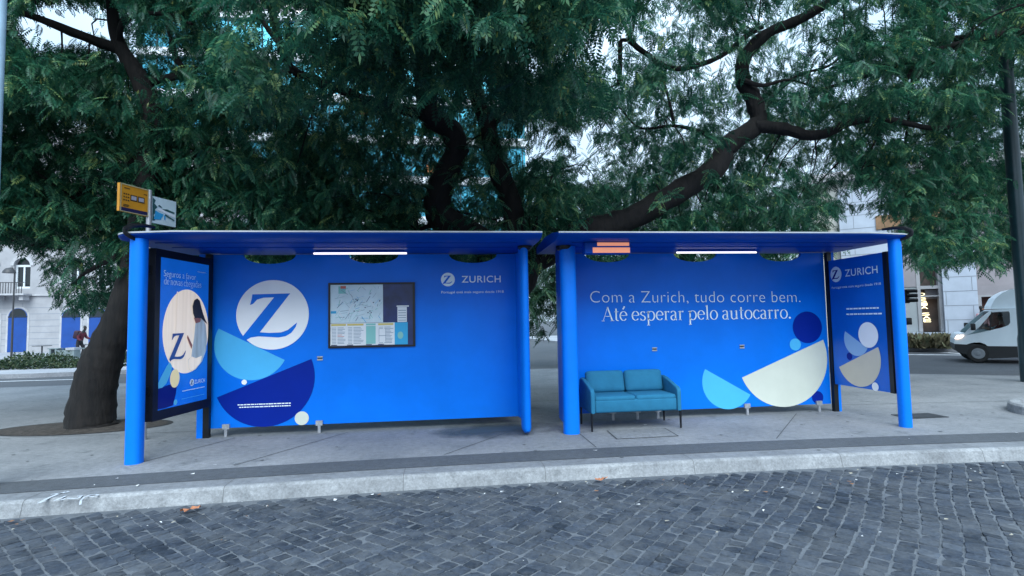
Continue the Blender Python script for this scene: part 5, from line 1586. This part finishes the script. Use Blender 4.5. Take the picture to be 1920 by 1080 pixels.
# ------------------------------------------------------------------ trees
def smooth_path(P_, k=4):
    P_ = [Vector(p) for p in P_]; out = []
    for i in range(len(P_)-1):
        p0, p1, p2, p3_ = P_[max(i-1, 0)], P_[i], P_[i+1], P_[min(i+2, len(P_)-1)]
        for j in range(k):
            t = j/k
            out.append(.5*((2*p1)+(p2-p0)*t+(2*p0-5*p1+4*p2-p3_)*t*t+(3*p1-p0-3*p2+p3_)*t**3))
    out.append(P_[-1]); return out
def limb(mb, pts, r0, r1, seed=0, n=12, k=5, flare=0.0, wob=.08, rl=None):
    r_ = random.Random(seed)
    P_ = smooth_path(pts, k); N_ = len(P_)
    rad = []
    for i in range(N_):
        t = i/(N_-1)
        rad.append((float(np.interp(t, np.linspace(0, 1, len(rl)), rl)) if rl else (r0+(r1-r0)*t))*(1+r_.uniform(-wob, wob)) + flare*math.exp(-t*18))
    kb = len(mb.v)
    mb.tube(P_, rad, n)
    for i in range(kb, len(mb.v)):                            # knobbly bark
        x, y, z = mb.v[i]; s_ = rad[(i-kb)//n]
        kn = .05 if n >= 16 else .09
        mb.v[i] = (x+r_.uniform(-1, 1)*s_*kn, y+r_.uniform(-1, 1)*s_*kn, z+r_.uniform(-1, 1)*s_*.06)
    return P_
A = lambda pts, Y0, Y1=None: [tuple(atY(p[0], p[1], Y0+((Y1 if Y1 is not None else Y0)-Y0)*i/(len(pts)-1))) for i, p in enumerate(pts)]

skel = {'left': [], 'mid': [], 'right': [], 'far': []}
trees = {}
# leaning tree on the left
tb = gnd(172, 801)
trees['left'] = empty('tree', (tb.x, tb.y, 0), 'leaning dark tree rooted in the round pit left of the shelters', 'tree', 'feathery-leaved street trees')
mb = MB()
tp_ = [(tb.x, tb.y, -.05)] + A([(170, 784), (179, 721), (190, 680), (203, 650), (223, 600), (240, 545), (254, 480), (266, 400), (276, 310), (286, 225), (264, 152), (228, 92), (213, 40), (208, -60)], tb.y)
skel['left'] += limb(mb, tp_, .40, .085, 1, n=16, flare=.02, wob=.03, rl=[.34, .31, .285, .27, .245, .22, .19, .175, .165, .16, .15, .135, .10, .085, .07])
for pts, r0, r1, y0, y1 in (([(230, 95), (150, 66), (60, 30), (-40, 0)], .085, .03, 2.5, 1.6), ([(265, 300), (200, 330), (120, 380), (40, 440), (10, 452)], .10, .02, 2.6, 3.2),
                            ([(262, 155), (300, 150), (345, 135), (330, 108), (318, 60), (308, 10)], .07, .025, 2.5, 2.2), ([(282, 220), (350, 205), (430, 170), (452, 110)], .07, .02, 2.5, 3.4),
                            ([(345, 135), (400, 122), (455, 108), (480, 118)], .05, .02, 2.3, 2.6), ([(222, 480), (180, 500), (150, 520), (125, 560)], .05, .008, 2.5, 3.4), ([(255, 330), (330, 300), (420, 290), (500, 300)], .08, .02, 2.5, 4.0),
                            ([(60, 460), (100, 466), (140, 470)], .02, .008, 3.2, 3.0), ([(225, 90), (232, 40), (300, 25), (360, 45)], .05, .02, 2.5, 1.4)):
    skel['left'] += limb(mb, A(pts, y0, y1), r0, r1, len(pts)+int(pts[0][0]), n=9)
mbL = mb
# central tree rising behind the gap between the shelters
mb = MB()
cb = atY(912, 640, 3.1)
trees['mid'] = empty('tree', (cb.x, 3.1, 0), 'many-limbed dark tree rising behind the two shelters', 'tree', 'feathery-leaved street trees')
skel['mid'] += limb(mb, [(cb.x, 3.1, -.05), (cb.x, 3.1, .9), (cb.x+.03, 3.1, 1.7), (cb.x+.10, 3.1, 2.35)], .40, .36, 3, n=16, flare=.07)
for pts, r0, r1, y0, y1 in (
    ([(946, 520), (900, 450), (846, 420), (818, 390), (834, 335), (856, 280), (842, 240), (806, 218), (800, 180), (790, 125), (776, 60), (762, -60)], .27, .12, 3.1, 2.6),
    ([(948, 530), (962, 470), (964, 410), (950, 355), (930, 310), (922, 270), (908, 215), (888, 165), (874, 110), (880, 40), (896, -60)], .24, .09, 3.1, 3.6),
    ([(952, 560), (1000, 490), (1060, 448), (1120, 430), (1185, 408), (1262, 366), (1338, 318), (1366, 272), (1420, 232), (1412, 185), (1392, 148), (1398, 104), (1440, 62), (1500, 36), (1580, -10)], .29, .075, 3.1, 2.6),
    ([(1414, 236), (1470, 242), (1518, 254), (1560, 246), (1592, 230), (1660, 224), (1745, 240), (1800, 236)], .125, .03, 2.75, 2.2),
    ([(806, 216), (745, 205), (690, 190), (640, 168), (596, 152), (548, 130), (528, 90), (514, 40), (505, -40)], .10, .05, 2.8, 1.8),
    ([(528, 92), (560, 92), (590, 90), (612, 66), (625, 20)], .055, .02, 1.9, 1.5), ([(526, 84), (500, 50), (482, 20), (470, -30)], .05, .02, 1.9, 2.2),
    ([(590, 92), (602, 120), (606, 150)], .022, .012, 1.8, 1.9), ([(548, 132), (500, 138), (460, 100), (440, 90)], .05, .02, 2.0, 2.4),
    ([(922, 235), (960, 196), (1010, 182), (1060, 150), (1120, 135)], .085, .02, 3.3, 2.6), ([(1160, 160), (1163, 118), (1164, 78), (1180, 72), (1188, 30), (1150, 28), (1118, 30)], .045, .02, 2.6, 2.2),
    ([(1180, 76), (1210, 100), (1260, 128), (1310, 122), (1360, 100), (1400, 66), (1430, 50)], .05, .04, 2.4, 2.5), ([(1394, 150), (1430, 160), (1480, 150), (1530, 165)], .045, .015, 2.6, 2.4),
    ([(1264, 236), (1255, 190), (1245, 150), (1252, 120)], .03, .02, 2.6, 2.5), ([(1365, 275), (1320, 250), (1264, 236), (1200, 240), (1165, 205)], .05, .012, 2.7, 3.2),
    ([(1420, 230), (1450, 180), (1500, 140), (1560, 120), (1620, 60)], .05, .015, 2.7, 3.3), ([(836, 390), (850, 350), (870, 335), (885, 330)], .045, .015, 3.0, 3.2),
    ([(846, 424), (810, 422), (785, 432)], .07, .03, 3.0, 3.2), ([(1000, 432), (1015, 400), (1030, 345), (1040, 320)], .03, .01, 3.2, 3.6), ([(842, 392), (880, 402), (930, 412)], .03, .015, 3.0, 3.3),
    ([(800, 180), (740, 160), (700, 150), (650, 60)], .05, .02, 2.7, .6), ([(780, 70), (830, 20), (900, 5), (960, -20)], .06, .03, 2.6, 1.0)):
    skel['mid'] += limb(mb, A(pts, y0, y1), r0, r1, len(pts)+int(pts[0][0]), n=12 if r0 > .1 else 8)
mbM = mb
# tree standing just outside the right edge, its crown reaches into the picture
mb = MB()
rt = Vector((15.0, 1.0, 0))
trees['right'] = empty('tree', (rt.x, rt.y, 0), 'dense dark crown hanging in from the right above the white truck', 'tree', 'feathery-leaved street trees')
skel['right'] += limb(mb, [(rt.x, rt.y, -.05), (rt.x+.05, rt.y, 1.6), (rt.x+.25, rt.y+.1, 3.6), (rt.x+.2, rt.y+.1, 6.0)], .30, .20, 5, n=14, flare=.1)
for pts, r0, r1 in (([(.2, .1, 5.8), (-1.0, .6, 6.5), (-2.4, 1.0, 6.3), (-3.8, 1.4, 5.9), (-5.0, 1.4, 5.5)], .11, .02), ([(.2, .1, 5.9), (-.6, 1.4, 6.8), (-1.6, 2.6, 7.2), (-3.0, 3.4, 7.0)], .11, .02), ([(.2, .1, 5.9), (.2, .2, 7.0), (-.4, .1, 8.0), (-1.4, .2, 8.6)], .12, .02),
                    ([(-1.2, .66, 6.45), (-2.2, -.4, 6.2), (-3.2, -1.0, 5.9)], .05, .015), ([(-2.6, 1.05, 6.25), (-3.2, 2.0, 5.2), (-3.9, 2.8, 4.2)], .045, .010), ([(-1.6, 2.6, 7.2), (-1.7, 2.8, 5.6), (-1.9, 3.0, 4.0)], .045, .010), ([(-3.0, 1.2, 6.1), (-3.6, 1.4, 4.9), (-4.0, 1.5, 4.1)], .035, .01)):
    skel['right'] += limb(mb, [(rt.x+a, rt.y+b, c) for a, b, c in pts], r0, r1, int(abs(pts[-1][2])*10), n=8)
mbR = mb
# lighter trees further back, over the right shelter's roof and in the gap
mb = MB()
fb = atY(1240, 500, 17)
trees['far'] = empty('tree', (fb.x, 17, RZ), 'lighter green tree further back, above the right shelter roof', 'tree', 'feathery-leaved street trees')
skel['far'] += limb(mb, [(fb.x, 17, RZ), (fb.x+.2, 17, 2.0), (fb.x, 17, 3.4)], .28, .2, 6, n=10, flare=.08)
for dx, dy, z in ((-3, -.5, 5.2), (-1.5, .6, 6.4), (.6, -.6, 6.8), (2.6, .4, 6.0), (4.2, -.3, 4.9), (-4.5, .2, 4.2)):
    skel['far'] += limb(mb, [(fb.x, 17, 3.2), (fb.x+dx*.5, 17+dy*.5, z*.78), (fb.x+dx, 17+dy, z)], .12, .03, int(z*10), n=7)
mbF = mb

# ---- foliage: twigs of pinnate leaves, thinned where the picture shows sky or the glass block
GAPS = [(120, 38, 100, 48, .05), (235, 60, 40, 45, .30), (55, 60, 50, 28, .35), (310, 70, 60, 55, .35), (445, 30, 45, 38, .10), (556, 14, 52, 26, .06), (620, 62, 26, 24, .35), (500, 70, 40, 40, .5), (330, 170, 60, 22, .4), (455, 135, 25, 20, .2),
        (560, 110, 35, 25, .35), (580, 175, 25, 25, .4), (660, 185, 40, 30, .35), (740, 265, 70, 36, .42), (800, 300, 50, 20, .42), (690, 208, 40, 14, .4), (750, 130, 22, 30, .5), (880, 195, 40, 22, .4), (872, 370, 35, 34, .35), (800, 345, 60, 20, .6),
        (790, 412, 30, 20, .3), (640, 238, 60, 16, .4), (100, 240, 40, 30, .4), (155, 260, 25, 30, .3), (990, 105, 34, 34, .22), (1125, 70, 45, 55, .15), (1060, 60, 28, 60, .5), (1260, 45, 80, 45, .30), (1330, 120, 60, 40, .25), (1290, 215, 28, 22, .05),
        (1215, 200, 60, 36, .35), (1190, 130, 28, 40, .5), (1105, 275, 32, 60, .08), (1160, 290, 55, 45, .35), (1275, 340, 30, 26, .3), (1020, 270, 45, 40, .4), (1085, 415, 45, 22, .3), (1195, 390, 35, 16, .25), (1490, 110, 60, 55, .30), (1548, 108, 26, 24, .08),
        (1592, 155, 26, 22, .08), (1575, 30, 42, 30, .4), (1650, 28, 34, 40, .15), (1770, 55, 40, 24, .4), (1720, 145, 45, 16, .35), (1440, 20, 50, 30, .35), (1370, 60, 40, 30, .4), (1500, 275, 50, 30, .4), (1560, 330, 55, 40, .16), (1612, 385, 34, 48, .02), (1655, 412, 20, 16, .35),
        (1440, 320, 50, 40, .5), (1360, 200, 30, 30, .4), (25, 455, 60, 20, .5), (150, 490, 70, 50, .6), (1700, 250, 25, 10, .4)]
CLEAR = [([(846, 420), (818, 390), (834, 335), (856, 280), (842, 240), (806, 218), (800, 180), (790, 125)], 40), ([(964, 410), (950, 355), (930, 310), (922, 270), (908, 215), (885, 165)], 34), ([(1120, 430), (1185, 408), (1262, 366), (1338, 318), (1366, 272), (1420, 232), (1412, 185), (1392, 148), (1398, 104), (1440, 62), (1500, 36)], 42),
         ([(1420, 234), (1470, 242), (1518, 254), (1560, 246), (1592, 230)], 34), ([(640, 168), (596, 152), (548, 130), (528, 90), (514, 40), (505, -10)], 34), ([(262, 152), (228, 92), (213, 40), (208, -10)], 34), ([(228, 95), (150, 66), (60, 30)], 28), ([(262, 155), (300, 150), (345, 135), (330, 108), (318, 60)], 24), ([(528, 92), (590, 90), (612, 66)], 24), ([(1160, 160), (1164, 78)], 24), ([(225, 480), (215, 600), (195, 700)], 26)]
def lower(px_):                                              # lowest foliage line of the near crowns
    xs = [-400, 0, 70, 95, 110, 150, 232, 240, 1000, 1060, 1500, 1560, 1660, 1690, 1730, 1765, 1800, 1850, 1900, 2300]
    ys = [430, 450, 462, 520, 590, 600, 560, 515, 515, 510, 505, 480, 400, 440, 520, 500, 490, 492, 500, 500]
    return np.interp(px_, xs, ys)
def crown_points(N, seed):
    g_ = np.random.default_rng(seed)
    px_ = g_.uniform(-380, 2300, N); py_ = g_.uniform(-400, 600, N)
    Y = np.where(py_ < 190, np.where((px_ > 430) & (px_ < 1180), g_.uniform(-1.4, 6.5, N), g_.uniform(.9, 6.8, N)), g_.uniform(1.9, 6.8, N))
    hi = (py_ < 60) & (px_ > 420) & (px_ < 1160); Y = np.where(hi & (g_.random(N) < .35), g_.uniform(-2.6, .5, N), Y)
    dens = np.interp(px_, [-420, 0, 420, 560, 980, 1040, 1250, 1480, 1580, 1680, 2340], [.8, .84, .82, .86, .86, .72, .64, .64, .82, .92, .8])
    dens = np.where(py_ > 300, np.minimum(1, dens*1.15), dens)
    keep = np.ones(N)
    for cx, cy, rx, ry, k in GAPS:
        if k > .17: k = min(.80, k+(.22 if 560 < cx < 900 and cy > 150 else .10))
        d2 = ((px_-cx)/rx)**2+((py_-cy)/ry)**2
        keep = np.minimum(keep, np.where(d2 < 1, k, np.where(d2 < 1.7, k+(1-k)*(d2-1)/.7, 1)))
    low = lower(px_)
    edge = np.where((px_ > 80) & (px_ < 236) & (py_ > 440), .42, 1.0)
    edge = np.where((px_ > 1560) & (px_ < 1650) & (py_ > 380), edge*.5, edge)
    # clumps: smooth 3-D field
    D = np.array([list(ray(a, b)) for a, b in zip(px_, py_)])
    t = (Y-CAM.y)/D[:, 1]
    Pn = np.array(CAM)[None, :]+D*t[:, None]
    fld = np.sin(Pn[:, 0]*2.1+1.3*np.sin(Pn[:, 2]*1.7))*np.sin(Pn[:, 2]*2.6+Pn[:, 1]*1.1)*np.sin(Pn[:, 1]*1.9+.7*Pn[:, 0])
    ok = (py_ < low-g_.exponential(10, N)) & (g_.random(N) < dens*keep*edge*(.62+.55*fld)) & (Pn[:, 2] > 1.9)
    ok &= ~((Pn[:, 1] < 1.75) & (Pn[:, 2] < 2.95))
    ok &= ~((Pn[:, 1] < 2.1) & (px_ > 236) & (px_ < 1560) & (py_ > 455))
    ok &= ~((px_ > 990) & (px_ < 1062) & (py_ > 470))
    ok &= ~((px_ > 1500) & (px_ < 1690) & (py_ > 395))
    ok &= ~((px_ > 1868) & (py_ > 90) & (Pn[:, 1] < 3.9))
    hide = np.zeros(N)
    for ln, r_ in CLEAR:                                      # the big limbs stand free of leaves on their street side
        for (ax, ay), (bx, by) in zip(ln[:-1], ln[1:]):
            tt = np.clip(((px_-ax)*(bx-ax)+(py_-ay)*(by-ay))/((bx-ax)**2+(by-ay)**2), 0, 1)
            hide = np.maximum(hide, (np.hypot(px_-ax-tt*(bx-ax), py_-ay-tt*(by-ay)) < r_)*1.0)
    ok &= ~((hide > 0) & (Pn[:, 1] < 3.3) & (g_.random(N) < .82))
    ok &= (Pn[:, 2] < 9.5)
    return px_[ok], py_[ok], Pn[ok]
NL = 7
def leaf_template():
    V = []
    for i in range(NL):
        x = .16+.80*i/(NL-1); ln = .30*(1-.55*abs(i/(NL-1)-.42)); wd = .055
        for s_ in (-1, 1):
            dx, dy = .35*ln, s_*ln*.94
            nx, ny = -dy/ln*wd, dx/ln*wd
            V.append([(x, .012*s_, 0), (x+dx*.5+nx, dy*.5+ny, -.02), (x+dx, dy, -.07), (x+dx*.5-nx, dy*.5-ny, -.02)])
    V.append([(.96, 0, 0), (1.08, .05, -.03), (1.24, 0, -.07), (1.08, -.05, -.03)])
    V.append([(0, -.008, 0), (0, .008, 0), (1, .006, 0), (1, -.006, 0)])
    return np.array(V)                                       # (q,4,3)
TPL = leaf_template()
def leaves(C, seed, per=9, L0=.19, spread=.26, droop=.45):
    g_ = np.random.default_rng(seed)
    n = len(C)
    tw = g_.normal(size=(n, 3)); tw[:, 2] = tw[:, 2]*.45-.25; tw /= np.linalg.norm(tw, axis=1)[:, None]
    ttint = g_.normal(0, .13, n)
    c = np.repeat(C, per, 0); t = np.repeat(tw, per, 0)
    k = np.tile(np.arange(per), n)
    base = c + t*((k/(per-1)-.5)[:, None]*spread*2) + g_.normal(0, .02, (n*per, 3))
    az = g_.uniform(0, 2*np.pi, n*per)
    d = np.stack([np.cos(az), np.sin(az), g_.uniform(-.9, .25, n*per)-droop*.3], 1) + t*.6
    d /= np.linalg.norm(d, axis=1)[:, None]
    up = np.tile([0, 0, 1.0], (n*per, 1))+g_.normal(0, .35, (n*per, 3))
    s_ = np.cross(up, d); s_ /= np.linalg.norm(s_, axis=1)[:, None]
    nn = np.cross(d, s_)
    L = L0*g_.uniform(.65, 1.3, n*per)
    T_ = TPL
    x = T_[None, :, :, 0]; y = T_[None, :, :, 1]; z = T_[None, :, :, 2]-.22*droop*x**2
    W_ = base[:, None, None, :] + L[:, None, None, None]*(d[:, None, None, :]*x[..., None]+s_[:, None, None, :]*y[..., None]+nn[:, None, None, :]*z[..., None])
    W_[..., 2] -= (L*droop*.35)[:, None, None]*x**2
    tint = np.clip(np.repeat(g_.normal(.42, .16, n*per)+np.repeat(ttint, per), len(T_))+g_.normal(0, .13, n*per*len(T_)), 0, 1)
    return W_.reshape(-1, 3), tint
def pods(C, seed, per=5):
    g_ = np.random.default_rng(seed); n = len(C)*per
    c = np.repeat(C, per, 0)+g_.normal(0, .11, (n, 3))*np.array([1, 1, .8])
    az = g_.uniform(0, 2*np.pi, n); s_ = np.stack([np.cos(az), np.sin(az), g_.normal(0, .2, n)], 1)
    d = np.stack([g_.normal(0, .25, n), g_.normal(0, .25, n), -np.ones(n)], 1)
    L = g_.uniform(.05, .085, n)[:, None]
    V = np.stack([c, c+d*L*.6+s_*L*.20, c+d*L, c+d*L*.5-s_*L*.18], 1).reshape(-1, 3)
    return V, np.clip(g_.normal(.45, .25, n), 0, 1)
def twig_stems(mb, C, sk, seed, m=160):
    S = np.array([list(p) for p in sk]); g_ = np.random.default_rng(seed)
    for i in g_.choice(len(C), min(m, len(C)), replace=False):
        p = C[i]; dd = np.linalg.norm(S-p, axis=1); j = int(np.argmin(dd))
        if dd[j] > 2.4 or dd[j] < .25: continue
        a, b = Vector(S[j]), Vector(p)
        mid = (a+b)/2+Vector(g_.normal(0, .10, 3))*dd[j]+Vector((0, 0, .12*dd[j]))
        mb.tube(smooth_path([a, mid, b], 3), [.016, .014, .013, .011, .009, .006, .004], 5, cap=False)

px_, py_, Pn = crown_points(66000, 17)
gn = np.random.default_rng(2)
which = np.where(px_+gn.normal(0, 25, len(px_)) < 440, 0, np.where(px_+gn.normal(0, 25, len(px_)) < 1600, 1, 2))
POD = [(700, 100, 110, 120), (1045, 110, 70, 110), (235, 150, 30, 40), (420, 200, 90, 40), (560, 60, 50, 50), (800, 60, 80, 60), (1880, 60, 60, 60), (1680, 280, 80, 40)]
podw = np.zeros(len(px_))
for cx, cy, rx, ry in POD: podw = np.maximum(podw, np.where(((px_-cx)/rx)**2+((py_-cy)/ry)**2 < 1, .42, .03))
ispod = gn.random(len(px_)) < podw
def finish(key, mb, C, podC, seed, lm, per=10, L0=.19, stems=180):
    twig_stems(mb, C, skel[key], seed, stems)
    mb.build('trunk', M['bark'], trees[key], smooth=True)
    V1, t1 = leaves(C, seed, per, L0)
    V, t, mi = V1, t1, np.zeros(len(t1), int)
    if podC is not None and len(podC):
        V2, t2 = pods(podC, seed+1); V = np.concatenate([V1, V2]); t = np.concatenate([t1, t2]); mi = np.concatenate([mi, np.ones(len(t2), int)])
    quads('crown', V, t, [lm, M['pod']], parent=trees[key], midx=mi)
for i, (key, mb) in enumerate((('left', mbL), ('mid', mbM), ('right', mbR))):
    s_ = which == i
    finish(key, mb, Pn[s_], Pn[s_ & ispod], 40+i*10, M['leaf'], stems=[200, 330, 160][i])
    print(key, s_.sum())
# far tree crown: clumps along the roof line and hanging in the gap
g_ = np.random.default_rng(77)
fp_ = []
while len(fp_) < 620:
    a, b = g_.uniform(985, 1580), g_.uniform(230, 640)
    lo_ = 640 if a < 1062 else 470
    if b > lo_: continue
    if b < 470 and b < np.interp(a, [985, 1100, 1200, 1300, 1420, 1520, 1580], [300, 290, 330, 330, 310, 345, 400])+g_.normal(0, 18): continue
    if a < 1062 and b > 610 and g_.random() < .75: continue
    if ((a-1110)/30)**2+((b-300)/50)**2 < 1: continue
    if g_.random() < (.25 if b < 340 else 0): continue
    Yd = g_.uniform(14.5, 19)
    if a < 1070 and b > 440: Yd = g_.uniform(11.5, 13.5)
    fp_.append(tuple(atY(a, b, Yd)))
finish('far', mbF, np.array(fp_), None, 90, M['leaf_far'], per=8, L0=.40, stems=90)

# tree pit
tc_ = Vector((tb.x-.12, tb.y+.02, 0))
mb = MB()
ring = lambda r_, z: [(tc_.x+1.22*r_*math.cos(2*math.pi*i/48), tc_.y+.62*r_*math.sin(2*math.pi*i/48), z) for i in range(48)]
a_, b_, c_ = ring(1, .004), ring(.94, .006), ring(.0, .05)
vs = a_+b_+ring(.6, .03)
mb.add(vs, [(i, (i+1) % 48, 48+(i+1) % 48, 48+i) for i in range(48)], 1)
mb.add(b_+ring(.6, .03), [(i, (i+1) % 48, 48+(i+1) % 48, 48+i) for i in range(48)], 0)
mb.add(ring(.6, .03), [tuple(range(48))], 0)
pit = mb.build('tree_pit', [M['soil'], mat('pit_edge', (.02, .02, .022), .9)], fix=False)
tag(pit, kind='structure')
